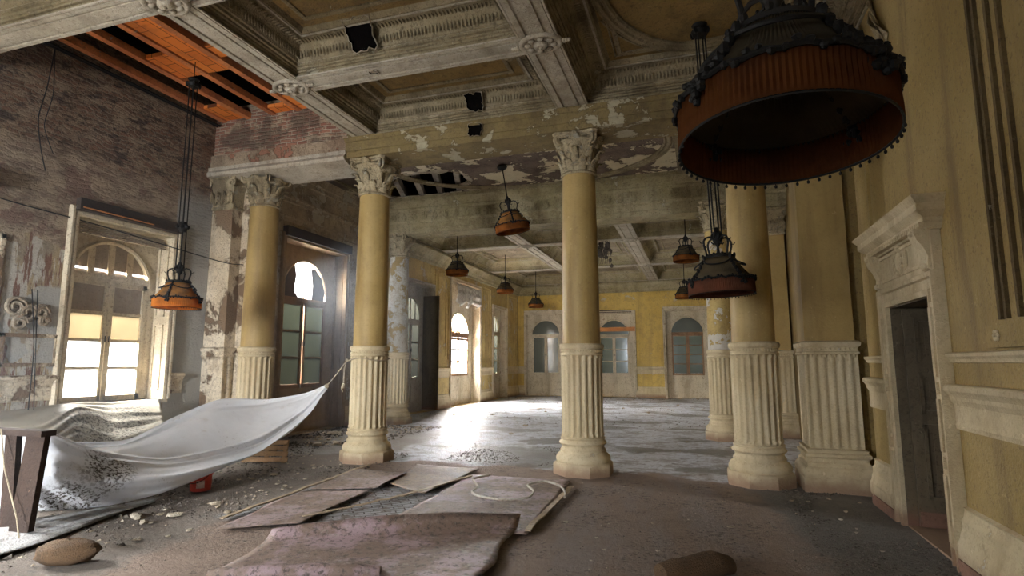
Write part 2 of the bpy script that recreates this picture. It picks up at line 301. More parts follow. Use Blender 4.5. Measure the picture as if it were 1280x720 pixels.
def m_floor():
    n = NT('dusty_floor')
    p = n.pos(); x, y, z = n.xyz()
    wob = n.mul(n.math('SUBTRACT', n.noise(.9, 6, .62), .5), 2.2)
    wob2 = n.mul(n.math('SUBTRACT', n.noise(2.3, 6, .65), .5), 1.0)
    dust = n.mix(n.noise(3.5, 6, .65), (.70, .74, .82), (.50, .50, .52))  # pale dust, whitened and blued to imitate skylight reflected off the floor
    dust = n.mix(n.mul(n.step(n.noise(11, 6, .7), .52, .66), .75), dust, (.20, .175, .15))
    dust = n.mix(n.mul(n.step(n.noise(1.0, 9, .78, n.scale(p, 1.5, 2.2, 1)), .50, .56), .65), dust, (.22, .19, .165))
    dust = n.mix(n.mul(n.step(n.noise(1.0, 8, .75, n.scale(p, 4, 7, 1)), .56, .60), .7), dust, (.14, .125, .11))
    dark = n.mix(n.noise(7, 6, .7), (.12, .112, .10), (.25, .23, .20))
    dark = n.mix(n.mul(n.step(n.noise(30, 4, .75), .58, .66), .8), dark, (.33, .31, .275))
    brown = n.mix(n.noise(3.2, 6, .66), (.36, .265, .205), (.21, .15, .115))
    bands = n.step(n.noise(1.0, 5, .6, n.scale(n.comb(n.math('ADD', x, n.mul(y, .10)), y, 0), 2.2, .5, 1)), .42, .62)
    brown = n.mix(n.mul(n.mul(bands, n.step(x, -2.2, -1.4)), .7), brown, n.mix(n.noise(6, 7, .75), (.37, .315, .295), (.20, .155, .13)))
    brown = n.mix(n.mul(n.mul(n.step(n.noise(16, 7, .8), .53, .58), n.step(n.noise(1.3, 5, .6), .44, .6)), .8), brown, (.06, .045, .036))
    brown = n.mix(n.mul(n.step(n.noise(26, 4, .7), .60, .66), .5), brown, (.36, .31, .25))
    # parquet blocks showing in the strip beside the linoleum
    b = n.add('ShaderNodeTexBrick'); n.put(b.inputs['Vector'], n.comb(n.math('ADD', n.mul(x, .78), n.mul(y, .62)), n.math('SUBTRACT', n.mul(y, .78), n.mul(x, .62)), 0))
    b.inputs['Color1'].default_value = (.40, .41, .42, 1); b.inputs['Color2'].default_value = (.30, .30, .31, 1); b.inputs['Mortar'].default_value = (.06, .05, .05, 1)
    b.inputs['Scale'].default_value = 1; b.inputs['Brick Width'].default_value = .22; b.inputs['Row Height'].default_value = .075; b.inputs['Mortar Size'].default_value = .008
    parq = n.mix(n.mul(n.step(n.noise(5, 6, .7), .48, .6), .85), b.outputs[0], (.13, .10, .08))
    # zones on the ground
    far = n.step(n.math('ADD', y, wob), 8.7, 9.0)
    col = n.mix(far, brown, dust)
    # left aisle is dark gravel
    la = n.step(n.math('ADD', n.math('ADD', x, n.mul(n.math('SUBTRACT', y, 8.0), .13)), wob2), -4.95, -5.25)
    la = n.mul(la, n.step(n.math('ADD', y, wob), 13.6, 12.2))
    col = n.mix(n.mul(la, .9), col, n.mix(n.noise(2.2, 5, .6), dark, n.mix(.45, brown, dark)))
    # dark gravel heaps in the middle bay and the back
    patch = n.step(n.noise(.55, 6, .6, n.scale(p, 1, 1.5, 1)), .52, .58)
    col = n.mix(n.mul(n.mul(patch, far), .9), col, dark)
    mid = n.mul(n.step(n.math('ADD', y, wob2), 8.75, 9.0), n.step(n.math('ADD', y, wob), 11.2, 10.6))
    mid = n.mul(mid, n.mul(n.step(n.math('ADD', x, wob2), -4.3, -3.9), n.step(n.math('ADD', x, wob2), -1.9, -2.3)))
    col = n.mix(n.mul(mid, .85), col, dark)
    # right corner: grey-black grit by the door
    rc = n.mul(n.step(n.math('ADD', n.math('ADD', x, n.mul(y, .12)), wob2), 1.35, 1.75), n.step(y, 8.9, 8.4))
    col = n.mix(n.mul(rc, .85), col, dark)
    pq = n.mul(n.step(n.math('ADD', x, n.mul(wob2, .5)), -5.0, -4.8), n.step(n.math('ADD', x, n.mul(wob2, .5)), -2.9, -3.1))
    pq = n.mul(pq, n.mul(n.step(y, 4.9, 5.1), n.step(y, 7.6, 7.3)))
    col = n.mix(n.mul(pq, .9), col, parq)
    rough = n.mix(far, (.8, .8, .8), n.mix(n.noise(1.6, 4), (.30, .30, .30), (.55, .55, .55)))
    h = n.math('ADD', n.mul(n.noise(28, 6, .75), 1.0), n.mul(n.noise(6, 5, .7), .8))
    return n.done(n.bsdf(col, rough, n.bump(h, .85, .06), 0, .4))
M['floor'] = m_floor()

def m_lino(name, c1, c2, seed):
    n = NT(name)
    v = n.add('ShaderNodeVectorMath', operation='ADD'); n.put(v.inputs[0], n.pos()); v.inputs[1].default_value = (seed, seed, 0); p = v.outputs[0]
    col = n.mix(n.noise(1.4, 6, .62, p), c1, c2)
    col = n.mix(n.mul(n.step(n.noise(1.2, 8, .74, p), .42, .53), .88), col, n.mix(n.noise(5, 6, .7, p), (.23, .16, .11), (.145, .10, .074)))
    col = n.mix(n.mul(n.step(n.noise(20, 6, .8, p), .53, .58), .85), col, (.055, .042, .034))
    col = n.mix(n.mul(n.step(n.noise(9, 7, .75, p), .55, .66), .55), col, (.40, .345, .31))
    col = n.mix(n.mul(n.step(n.noise(40, 3, .7, p), .62, .68), .6), col, (.42, .37, .31))
    return n.done(n.bsdf(col, .55, n.bump(n.noise(22, 6, .75, p), .45, .03), 0, .4))
M['lino'] = m_lino('mauve_linoleum', (.40, .295, .315), (.31, .215, .225), 0)
M['lino_b'] = m_lino('faded_pink_linoleum', (.40, .315, .315), (.29, .205, .20), 5.3)
M['lino_c'] = m_lino('tan_linoleum', (.34, .245, .15), (.25, .17, .10), 9.1)

# ------------------------------------------------------------------ mesh helpers
class MB:
    def __init__(s): s.v = []; s.f = []
    def quad(s, a, b, c, d): i = len(s.v); s.v += [a, b, c, d]; s.f.append((i, i + 1, i + 2, i + 3)); return s
    def box(s, x0, x1, y0, y1, z0, z1):
        i = len(s.v); s.v += [(x0, y0, z0), (x1, y0, z0), (x1, y1, z0), (x0, y1, z0), (x0, y0, z1), (x1, y0, z1), (x1, y1, z1), (x0, y1, z1)]
        s.f += [tuple(i + k for k in q) for q in ((0, 3, 2, 1), (4, 5, 6, 7), (0, 1, 5, 4), (1, 2, 6, 5), (2, 3, 7, 6), (3, 0, 4, 7))]; return s
    def grid(s, rows, closed=False, cap0=False, cap1=False):
        """rows of equal length joined into a skin; closed joins each row's ends"""
        i = len(s.v); n = len(rows[0])
        for r in rows: s.v += [tuple(p) for p in r]
        for a in range(len(rows) - 1):
            for b in range(n if closed else n - 1):
                c = (b + 1) % n
                s.f.append((i + a * n + b, i + a * n + c, i + (a + 1) * n + c, i + (a + 1) * n + b))
        if cap0: s.f.append(tuple(i + k for k in range(n))[::-1])
        if cap1: s.f.append(tuple(i + (len(rows) - 1) * n + k for k in range(n)))
        return s
    def lathe(s, prof, seg=32, cx=0, cy=0, cap=True, phase=0):
        rows = [[(cx + r * math.cos(phase + 2 * PI * k / seg), cy + r * math.sin(phase + 2 * PI * k / seg), z) for k in range(seg)] for r, z in prof]
        return s.grid(rows, True, cap, cap)
    def stack(s, poly, prof, cap=True):
        """poly: closed plan polygon (ccw); prof: (outward offset, z)"""
        rows = []
        n = len(poly)
        for d, z in prof:
            r = []
            for k in range(n):
                p0, p1, p2 = Vector(poly[k - 1]), Vector(poly[k]), Vector(poly[(k + 1) % n])
                a = (p1 - p0).normalized(); b = (p2 - p1).normalized()
                na = Vector((a.y, -a.x)); nb = Vector((b.y, -b.x))
                m = (na + nb); m = m / max(1e-6, m.dot(na)) if m.length > 1e-6 else na
                q = p1 + m * d; r.append((q.x, q.y, z))
            rows.append(r)
        return s.grid(rows, True, cap, cap)
    def sweep(s, prof, path, closed=False, flip=False):
        """prof: (side, up) open polyline swept along plan path [(x,y)], side = right of travel"""
        n = len(path); rows = []
        for k in range(n):
            p1 = Vector(path[k])
            p0 = Vector(path[k - 1]) if (closed or k > 0) else None
            p2 = Vector(path[(k + 1) % n]) if (closed or k < n - 1) else None
            a = (p1 - p0).normalized() if p0 is not None else (p2 - p1).normalized()
            b = (p2 - p1).normalized() if p2 is not None else a
            na = Vector((a.y, -a.x)); nb = Vector((b.y, -b.x)); m = na + nb; m = m / max(1e-6, m.dot(na))
            rows.append([(p1.x + m.x * d, p1.y + m.y * d, z) for d, z in prof])
        if closed: rows.append(rows[0])
        return s.grid(rows)
    def tube(s, pts, r, seg=8, cap=True):
        pts = [Vector(p) for p in pts]; rows = []
        rad = r if isinstance(r, (list, tuple)) else [r] * len(pts)
        up = None
        for k, p in enumerate(pts):
            t = (pts[min(k + 1, len(pts) - 1)] - pts[max(k - 1, 0)]).normalized()
            if up is None: up = t.orthogonal().normalized()
            else: up = (up - t * up.dot(t)); up = up.normalized() if up.length > 1e-6 else t.orthogonal().normalized()
            sd = t.cross(up)
            rows.append([tuple(p + (up * math.cos(2 * PI * q / seg) + sd * math.sin(2 * PI * q / seg)) * rad[k]) for q in range(seg)])
        return s.grid(rows, True, cap, cap)
    def blob(s, c, rx, ry, rz, seg=8, rings=5, jit=0):
        rows = []
        for a in range(rings + 1):
            th = -PI / 2 + PI * a / rings
            row = []
            for k in range(seg):
                ph = 2 * PI * k / seg; j = 1 + (rnd.random() - .5) * jit
                row.append((c[0] + rx * j * math.cos(th) * math.cos(ph), c[1] + ry * j * math.cos(th) * math.sin(ph), c[2] + rz * j * math.sin(th)))
            rows.append(row)
        return s.grid(rows, True, True, True)
    def plate(s, outline, y0, y1):
        """outline polygon in x,z extruded from y0 to y1"""
        i = len(s.v); n = len(outline)
        s.v += [(x, y0, z) for x, z in outline] + [(x, y1, z) for x, z in outline]
        s.f.append(tuple(range(i, i + n))); s.f.append(tuple(range(i + 2 * n - 1, i + n - 1, -1)))
        for k in range(n): s.f.append((i + k, i + n + k, i + n + (k + 1) % n, i + (k + 1) % n))
        return s
    def xform(s, fn): s.v = [tuple(fn(Vector(p))) for p in s.v]; return s
    def join(s, o): i = len(s.v); s.v += o.v; s.f += [tuple(k + i for k in q) for q in o.f]; return s

def obj(name, mb, mat, parent=None, sharp=35, solid=0):
    me = bpy.data.meshes.new(name); me.from_pydata(mb.v, [], mb.f)
    bm = bmesh.new(); bm.from_mesh(me); bmesh.ops.remove_doubles(bm, verts=bm.verts, dist=1e-5); bmesh.ops.recalc_face_normals(bm, faces=bm.faces); bm.to_mesh(me); bm.free()
    me.materials.append(M[mat]); me.shade_smooth(); me.set_sharp_from_angle(angle=math.radians(sharp))
    o = bpy.data.objects.new(name, me); C.objects.link(o)
    if parent is not None: o.parent = parent
    if solid:
        md = o.modifiers.new('thickness', 'SOLIDIFY'); md.thickness = solid; md.offset = 0
    return o
def empty(name, loc=(0, 0, 0), rz=0):
    o = bpy.data.objects.new(name, None); C.objects.link(o); o.location = loc; o.rotation_euler = (0, 0, rz); o.empty_display_size = .1; return o
def tag(o, label, cat, group=None, kind=None):
    o['label'] = label; o['category'] = cat
    if group: o['group'] = group
    if kind: o['kind'] = kind
    return o
def struct(o, label, cat): return tag(o, label, cat, None, 'structure')
def kids(o): return [c for c in o.children]
def copy_tree(o, parent=None):
    c = o.copy(); C.objects.link(c)
    if parent is not None: c.parent = parent
    for ch in kids(o): copy_tree(ch, c)
    return c
def arc(cx, cy, r, a0, a1, n): return [(cx + r * math.cos(a0 + (a1 - a0) * k / n), cy + r * math.sin(a0 + (a1 - a0) * k / n)) for k in range(n + 1)]

# ------------------------------------------------------------------ room shell
def wall_skin(u0, u1, z0, z1, holes, place, thick):
    """rectangle with rectangular holes; place(u, depth, z) -> xyz; depth grows out of the room"""
    us = sorted(set([u0, u1] + [h[0] for h in holes] + [h[1] for h in holes])); zs = sorted(set([z0, z1] + [h[2] for h in holes] + [h[3] for h in holes]))
    mb = MB()
    def hole(a, b):
        return any(h[0] - 1e-6 <= a and b <= h[1] + 1e-6 for h in holes)
    solid = {}
    for i in range(len(us) - 1):
        for j in range(len(zs) - 1):
            cu, cz = (us[i] + us[i + 1]) / 2, (zs[j] + zs[j + 1]) / 2
            solid[i, j] = not any(h[0] < cu < h[1] and h[2] < cz < h[3] for h in holes)
    for (i, j), ok in solid.items():
        a, b, c, d = us[i], us[i + 1], zs[j], zs[j + 1]
        if ok:
            mb.quad(place(a, 0, c), place(b, 0, c), place(b, 0, d), place(a, 0, d))
            mb.quad(place(a, thick, c), place(a, thick, d), place(b, thick, d), place(b, thick, c))
        for di, dj, p, q in ((-1, 0, (a, c), (a, d)), (1, 0, (b, c), (b, d)), (0, -1, (a, c), (b, c)), (0, 1, (a, d), (b, d))):
            if solid.get((i + di, j + dj), False) != ok and ok:
                mb.quad(place(p[0], 0, p[1]), place(q[0], 0, q[1]), place(q[0], thick, q[1]), place(p[0], thick, p[1]))
    return mb
ZC = 6.2
left = lambda X: (lambda u, d, z: (X - d, u, z))
rightp = lambda u, d, z: (XR + d, u, z)
backp = lambda u, d, z: (u, YB + d, z)
frontp = lambda u, d, z: (u, -4.0 - d, z)

fl = MB(); nx, ny = 64, 160
rows = []
for j in range(ny + 1):
    y = -4.3 + 32.9 * j / ny
    rows.append([(-9.4 + 12.2 * i / nx, y, .016 * mnoise.noise(Vector((-9.4 + 12.2 * i / nx, y, 0)) * 1.3) - .010) for i in range(nx + 1)])
fl.grid(rows)
floor = struct(obj('floor', fl, 'floor', sharp=180), 'dusty wooden floor strewn with grit, far bay paled to suggest skylight', 'floor')

FWIN = [(5.94, 7.60), (2.75, 4.41), (-.43, 1.23), (-3.25, -1.6)]
holesF = [(a + .0, b, 1.0, 3.8) for a, b in FWIN]
wl = struct(obj('wall_left', wall_skin(-4, 8.4, -.05, 7.3, holesF, left(XL), .55), 'left_wall'), 'left wall of bare brick and flaking plaster', 'wall')
obj('plastered_section', wall_skin(8.4, 14.0, -.05, 7.3, [(10.46, 12.80, 0.0, 4.4)], left(XL), .55), 'left_mid', wl)
obj('ochre_section', wall_skin(14.0, 28.6, -.05, 7.3, [(16.1, 18.0, 0, 4.2), (19.6, 22.5, 0, 4.7), (24.2, 26.0, 0, 4.1)], left(XL), .55), 'left_back', wl)
BW = [(-8.31, -6.39), (-4.89, -2.97), (-1.47, .45)]
wb = struct(obj('wall_back', wall_skin(XL - .6, 2.6, -.05, 7.3, [(a, b, 0, 4.05) for a, b in BW], backp, .5), 'back_wall'), 'yellow back wall with three tall windows', 'wall')
wf = struct(obj('wall_front', wall_skin(XL - .6, 2.6, -.05, 7.3, [(x - .8, x + .8, .9, 3.9) for x in (-6.0, -2.8, .4)], frontp, .4), 'right_wall'), 'wall behind the viewpoint', 'wall')
wr_mb = MB()
rwall = wall_skin(-4, 7.9, -.05, 7.3, [(5.70, 6.86, -.05, 2.17)], rightp, .25)
wr_mb.join(rwall)
rows = []
for z in (-.05, 7.3):                                     # rounded end of the near wall, then the recess
    rows.append([(XR + .12 - .12 * math.cos(t), 7.9 + .12 * math.sin(t), z) for t in [k * PI / 16 for k in range(9)]] + [(XR + .25, 8.02, z), (XR + .25, 8.75, z)])
wr_mb.grid(rows)
wr_mb.join(wall_skin(8.7, 28.6, -.05, 7.3, [], lambda u, d, z: (XR + .05 + d, u, z), .2))
wr = struct(obj('wall_right', wr_mb, 'right_wall'), 'ochre right wall with rounded end beside the doorway', 'wall')
stub = obj('recess_panel', MB().box(1.7, 2.3, 8.55, 8.95, -.05, 6.2), 'right_wall', wr)

roof = struct(obj('ceiling', MB().box(XL - .6, 2.6, -4.4, 28.5, 7.2, 7.3), 'painted_dark'), 'coffered and collapsing plaster ceiling', 'ceiling')  # unseen roof slab, added to keep sky light from leaking in

# mouldings at dado height: profile (out of wall, z)
P_BASE = [(.0, .0), (.075, .0), (.075, .10), (.085, .105), (.085, .22), (.07, .25), (.06, .30), (.045, .33), (.05, .36), (.05, .39), (.03, .42), (.022, .47), (.03, .485), (.0, .50)]
P_BAND = [(.0, 1.08), (.02, 1.085), (.028, 1.12), (.022, 1.14), (.022, 1.27), (.03, 1.285), (.045, 1.31), (.05, 1.34), (.07, 1.37), (.085, 1.385), (.085, 1.415), (.07, 1.43), (.0, 1.435)]
P_TOP = [(.0, 1.60), (.02, 1.605), (.03, 1.63), (.05, 1.65), (.05, 1.675), (.0, 1.685)]
def mould(name, profs, path, mat, parent=None):
    mb = MB()
    for p in profs: mb.sweep(p, path)
    return obj(name, mb, mat, parent, 18)
# right wall: travel so that "right of travel" is into the room (-X): going +Y has right=+X, so travel -Y
def endcurve(x): return [(x + .12 * (1 - math.cos(t)), 7.9 + .12 * math.sin(t)) for t in [PI / 2 - k * PI / 12 for k in range(7)]]
path_far = [(XR + .25, 8.02)] + endcurve(XR) + [(XR, 7.02)]
path_near = [(XR, 5.53), (XR, 4.62)]
br = struct(mould('baseboard_right', [P_BASE], path_far, 'cream'), 'cream moulded skirting along the right wall', 'skirting')
mould('skirting_length', [P_BASE], [(XR, 5.53), (XR, -4)], 'cream', br)
tr = struct(mould('trim_1', [P_BAND, P_TOP], path_far, 'cream'), 'cream dado mouldings along the right wall', 'dado moulding')
mould('dado_length', [P_BAND, P_TOP], [(XR, 5.53), (XR, -4)], 'cream', tr)
obj('skirting_dirt_strip', MB().box(XR - .09, XR, -4, 5.53, -.02, .10).box(XR - .09, XR, 7.02, 7.86, -.02, .10), 'red_base', br)
# back of room skirting and dado
bl = struct(mould('baseboard_back', [P_BASE, P_BAND], [(XL, YB), (BW[0][0] - .06, YB)], 'cream'), 'cream skirting and dado along the yellow back wall', 'skirting')
for a, b in ((BW[0][1] + .06, BW[1][0] - .06), (BW[1][1] + .06, BW[2][0] - .06), (BW[2][1] + .06, XR)):
    mould('dado_length', [P_BASE, P_BAND], [(a, YB), (b, YB)], 'cream', bl)
lb = struct(mould('baseboard_left', [P_BASE, P_BAND], [(XL, 14.45), (XL, 16.0)], 'cream'), 'cream skirting and dado along the far left wall', 'skirting')
for a, b in ((18.1, 19.5), (22.6, 24.1), (26.1, 28.0)):
    mould('dado_length', [P_BASE, P_BAND], [(XL, a), (XL, b)], 'cream', lb)
mould('broken_dado_length', [P_BAND], [(XL, 4.5), (XL, 5.85)], 'left_pier', lb)
mould('broken_dado_length', [P_BAND], [(XL, 7.66), (XL, 7.98)], 'left_pier', lb)
mould('skirting_length', [P_BASE], [(XL, 12.9), (XL, 13.8)], 'cream', lb)
# wall pilaster strip near the right edge, with vertical fillets and a block carrying a flower
ps = MB().box(XR - .05, XR + .02, 3.6, 4.58, 1.84, 6.2)
pil = obj('pilaster_strip', ps, 'right_wall', wr)
M['fillet'] = weathered('dark_brown_fillet', (.15, .105, .045), (.11, .075, .035), (.06, .04, .02), (.45, .38, .25), .12, 5, bump=.2)
ps = MB()
for y in (4.50, 4.42, 4.26, 4.12, 3.8): ps.box(XR - .075, XR - .045, y - .016, y + .016, 1.88, 6.2)
obj('brown_fillet', ps, 'fillet', pil)
bk = obj('pilaster_block', MB().box(XR - .11, XR + .02, 3.6, 4.62, 1.70, 1.84), 'right_wall', pil)
fb = MB()
for k in range(6): fb.blob((XR - .12, 4.46 + .025 * math.cos(k * PI / 3), 1.775 + .025 * math.sin(k * PI / 3)), .012, .016, .016, 6, 4)
fb.blob((XR - .125, 4.46, 1.775), .014, .012, .012, 6, 4)
obj('carved_flower', fb, 'cream', pil)
# fallen plaster on the upper right wall
pe = MB(); r_ = random.Random(31)
for k in range(9):
    y, z, L, wd_ = 6.3 + 1.3 * r_.random(), 4.75 + .55 * r_.random(), .35 + .5 * r_.random(), .04 + .07 * r_.random(); a_ = math.radians(50 + 25 * r_.random())
    pe.grid([[(XR - .012 - .07 * (q / 5) ** 2 * (1 - abs(2 * t / 6 - 1)), y + math.cos(a_) * L * t / 6 - math.sin(a_) * wd_ * q / 5, z + math.sin(a_) * L * t / 6 + math.cos(a_) * wd_ * q / 5) for q in range(6)] for t in range(7)])
obj('peeling_plaster', pe, 'capital', wr, 60, .006)

wall_far_strip = MB().box(XR - .03, XR + .02, 7.3, 7.36, 1.7, 6.1)
obj('corner_fillet', wall_far_strip, 'right_wall', wr)

# panel frames on the walls (raised fillets)
def wall_frame(parent, place, u0, u1, z0, z1, wdt=.05, dep=.025, mat='left_back'):
    mb = MB()
    for a, b, c, d in ((u0, u0 + wdt, z0, z1), (u1 - wdt, u1, z0, z1), (u0, u1, z0, z0 + wdt), (u0, u1, z1 - wdt, z1)):
        pts = [place(u, -q, z) for q in (0, dep) for u, z in ((a, c), (b, c), (b, d), (a, d))]
        i = len(mb.v); mb.v += pts; mb.f += [tuple(i + k for k in q) for q in ((0, 1, 2, 3), (4, 5, 6, 7), (0, 1, 5, 4), (1, 2, 6, 5), (2, 3, 7, 6), (3, 0, 4, 7))]
    return obj('wall_panel_frame', mb, mat, parent)
for a, b in ((-6.1, -5.2), (-2.75, -1.7), (.65, 1.6), (-8.7, -8.45)):
    wall_frame(wb, backp, a, b, 1.62, 5.1, .07, .03, 'back_wall')
    if b - a > .5: wall_frame(wb, backp, a + .17, b - .17, 1.75, 4.95, .05, .02, 'back_wall')
for a, b in ((18.2, 19.4), (22.8, 23.9), (14.6, 15.8), (26.3, 27.7)):
    wall_frame(wl, left(XL), a, b, 1.65, 4.9, .07, .03, 'left_back')
    if b - a > 1: wall_frame(wl, left(XL), a + .25, b - .25, 1.8, 4.75, .05, .02, 'left_back')
# cornices
P_CORN = [(.0, 5.0), (.05, 5.02), (.06, 5.10), (.10, 5.13), (.14, 5.22), (.22, 5.30), (.30, 5.36), (.34, 5.38), (.34, 5.45), (.30, 5.49), (.30, 5.9)]
co = struct(mould('trim_2', [P_CORN], [(XL, 14.4), (XL, YB), (XR + .05, YB), (XR + .05, 14.4)], 'frieze'), 'cracked plaster cornice round the far bay', 'cornice')
mould('cornice_length', [[(d * .7, z + .75) for d, z in P_CORN[:8]]], [(XL, 9.0), (XL, 13.7)], 'left_mid', co)

for z0 in (4.78, 5.22): mould('cornice_length', [[(0, z0), (.04, z0 + .02), (.05, z0 + .08), (.08, z0 + .10), (.08, z0 + .15), (0, z0 + .17)]], [(XL, 9.0), (XL, 13.75)], 'left_mid', co)
# ------------------------------------------------------------------ ceiling: beams, coffers, ovals
SOF = 5.49
def long_beam(n, X, y0, y1, label, mat='white_beam', wd=.21, top=5.50):
    d = .022
    sec = [(-wd, top), (-wd, SOF), (-wd + .075, SOF), (-wd + .08, SOF + d), (-wd + .105, SOF + d), (-wd + .11, SOF + .004), (wd - .11, SOF + .004), (wd - .105, SOF + d), (wd - .08, SOF + d), (wd - .075, SOF), (wd, SOF), (wd, top)]
    m = MB(); m.grid([[(X + a, y, z) for a, z in sec] for y in [y0 + (y1 - y0) * k / 8 for k in range(9)]])
    return struct(obj('trim_%d' % n, m, mat, sharp=20), label, 'ceiling beam')
def cross_beam(name, Y, x0, x1, parent, mat='white_beam', wd=.17, top=5.50):
    d = .02
    sec = [(-wd, top), (-wd, SOF + .003), (-wd + .05, SOF + .003), (-wd + .055, SOF + d), (-wd + .08, SOF + d), (-wd + .085, SOF + .006), (wd - .085, SOF + .006), (wd - .08, SOF + d), (wd - .055, SOF + d), (wd - .05, SOF + .003), (wd, SOF + .003), (wd, top)]
    m = MB(); m.grid([[(x, Y + a, z) for a, z in sec] for x in [x0 + (x1 - x0) * k / 8 for k in range(9)]])
    return obj(name, m, mat, parent, sharp=20)
b1 = long_beam(3, -5.37, -3.9, 8.30, 'white ceiling beam edging the collapsed orange bay')
b2 = long_beam(4, -1.70, -3.9, 8.30, 'white ceiling beam beside the dark oval ceiling')
b3 = long_beam(5, -5.37, 14.4, 28, 'left white ceiling beam of the far bay')
b4 = long_beam(6, -1.93, 14.4, 28, 'right white ceiling beam of the far bay')
cross_beam('cross_beam', 6.38, -5.16, -1.91, b1); cross_beam('cross_beam', 4.32, XL, -5.58, b1); cross_beam('cross_beam', 4.32, -5.16, -1.91, b1)
cross_beam('cross_beam', 2.2, -5.16, -1.91, b1)
for Y in (18.2, 23.2):
    cross_beam('cross_beam', Y, XL + .3, -5.58, b3); cross_beam('cross_beam', Y, -5.16, -2.14, b3); cross_beam('cross_beam', Y, -1.72, XR - .2, b4)
def rosette(parent, x, y, s=1.0):
    m = MB()
    def ell(pr, seg=28):
        m.grid([[(x + r * 1.25 * math.cos(2 * PI * k / seg), y + r * math.sin(2 * PI * k / seg), SOF - h) for k in range(seg)] for r, h in pr], True, False, True)
    ell([(.22 * s, -.01), (.22 * s, .02), (.20 * s, .035), (.17 * s, .03), (.16 * s, .012)])
    for k in range(8):
        t = k * PI / 4 + .2
        m.blob((x + .13 * 1.25 * s * math.cos(t), y + .13 * s * math.sin(t), SOF - .022), .045 * s, .035 * s, .03, 8, 5)
    ell([(.075 * s, .01), (.07 * s, .05), (.045 * s, .065), (.02 * s, .06)])
    m.blob((x, y, SOF - .055), .025 * s, .025 * s, .03, 8, 5)
    for sg in (-1, 1):
        for q in range(3): m.blob((x + sg * (.29 + .03 * q) * s, y, SOF - .012), .03 * s, .05 * s * (1 - .25 * q), .022, 8, 4)
    obj('carved_rosette', m, 'white_beam', parent, sharp=60)
rosette(b1, -5.37, 6.38); rosette(b1, -5.37, 4.34); rosette(b2, -1.70, 6.38, 1.0); rosette(b2, -1.70, 4.32)
for Y in (18.2, 23.2): rosette(b3, -5.37, Y, .9); rosette(b4, -1.93, Y, .9)

# coffer: nested mouldings climbing to a flat panel. profile (inset, z)
PZ = 5.93
P_COFF = [(-.02, SOF + .009), (0.002, SOF + .009), (.002, SOF + .07), (.03, SOF + .075), (.03, SOF + .10), (.055, SOF + .105), (.055, SOF + .13), (.085, SOF + .135), (.085, SOF + .17), (.11, SOF + .18),
          (.125, SOF + .22), (.155, SOF + .28), (.20, SOF + .335), (.26, SOF + .375), (.32, SOF + .395), (.35, SOF + .395), (.35, SOF + .38), (.39, SOF + .38), (.40, SOF + .40), (.43, SOF + .44)]
def coffer(x0, x1, y0, y1, parent, mat='moulding', pmat='ceil_panel', hole=None, leaves=True):
    path = [(x0, y0), (x1, y0), (x1, y1), (x0, y1)]          # ccw: right of travel is outside -> negative inset
    prof = [(-d, z) for d, z in P_COFF]
    m = MB()
    m.sweep(prof, path, True)
    if leaves:                                               # upright leaves on the cove, dentils under it
        for (ax, ay), (bx, by) in ((path[0], path[1]), (path[1], path[2]), (path[2], path[3]), (path[3], path[0])):
            L = math.hypot(bx - ax, by - ay); ux, uy = (bx - ax) / L, (by - ay) / L; nx_, ny_ = -uy, ux
            k = int((L - .3) / .05)
            for q in range(k + 1):
                t = .15 + (L - .3) * q / k
                for dd, zz, rw, rd, rh in ((.160, SOF + .255, .017, .014, .07), (.255, SOF + .36, .016, .06, .014)):
                    c = (ax + ux * t + nx_ * dd, ay + uy * t + ny_ * dd, zz)
                    m.blob(c, abs(ux) * rw + abs(nx_) * rd, abs(uy) * rw + abs(ny_) * rd, rh, 5, 4)
            k = int(L / .06)
            for q in range(k):
                t = .08 + (L - .16) * q / k
                cx_, cy_ = ax + ux * t + nx_ * .07, ay + uy * t + ny_ * .07
                m.box(cx_ - .014 - .006 * abs(ux), cx_ + .014 + .006 * abs(ux), cy_ - .02, cy_ + .02, SOF + .137, SOF + .165)
    o = obj('coffer_moulding', m, mat, parent, 20)
    fl2 = MB(); fl2.sweep([(.0, SOF + .012), (-.012, SOF + .002), (-.034, SOF + .002), (-.034, SOF + .022), (-.02, SOF + .03)], path, True)
    fl2.sweep([(-.088, SOF + .168), (-.088, SOF + .186), (-.112, SOF + .186)], path, True)
    fl2.sweep([(-.335, SOF + .392), (-.335, SOF + .372), (-.365, SOF + .372), (-.365, SOF + .385)], path, True)
    obj('highlight_fillet', fl2, 'white_beam', o, 20)  # lighter strips added to imitate highlights along the moulding edges
    i = .43
    z = SOF + .44
    p = obj('coffer_panel', MB().quad((x0 + i, y0 + i, z), (x1 - i, y0 + i, z), (x1 - i, y1 - i, z), (x0 + i, y1 - i, z)), pmat, parent)
    fr = MB()                                                # raised inner frame on the panel
    j = i + .16
    fr.sweep([(.03, z), (.03, z - .02), (.0, z - .03), (-.03, z - .02), (-.03, z)], [(x0 + j, y0 + j), (x1 - j, y0 + j), (x1 - j, y1 - j), (x0 + j, y1 - j)], True)
    obj('panel_fillet', fr, mat, parent)
    return o
coffer(-5.16, -1.91, 6.55, 8.28, roof)
coffer(-5.16, -1.91, 4.49, 6.21, roof)
coffer(-5.16, -1.91, 2.37, 4.15, roof, leaves=False)
coffer(-5.16, -1.91, -3.9, 2.03, roof, leaves=False)
coffer(-1.49, XR, 3.6, 8.28, roof)
coffer(-1.49, XR, -3.9, 3.5, roof, leaves=False)
coffer(XL, -5.58, -3.9, 4.15, roof, leaves=False)
obj('coffer_soffit_strip', MB().box(-1.49, XR, 3.5, 3.6, SOF, 6), 'moulding', roof)
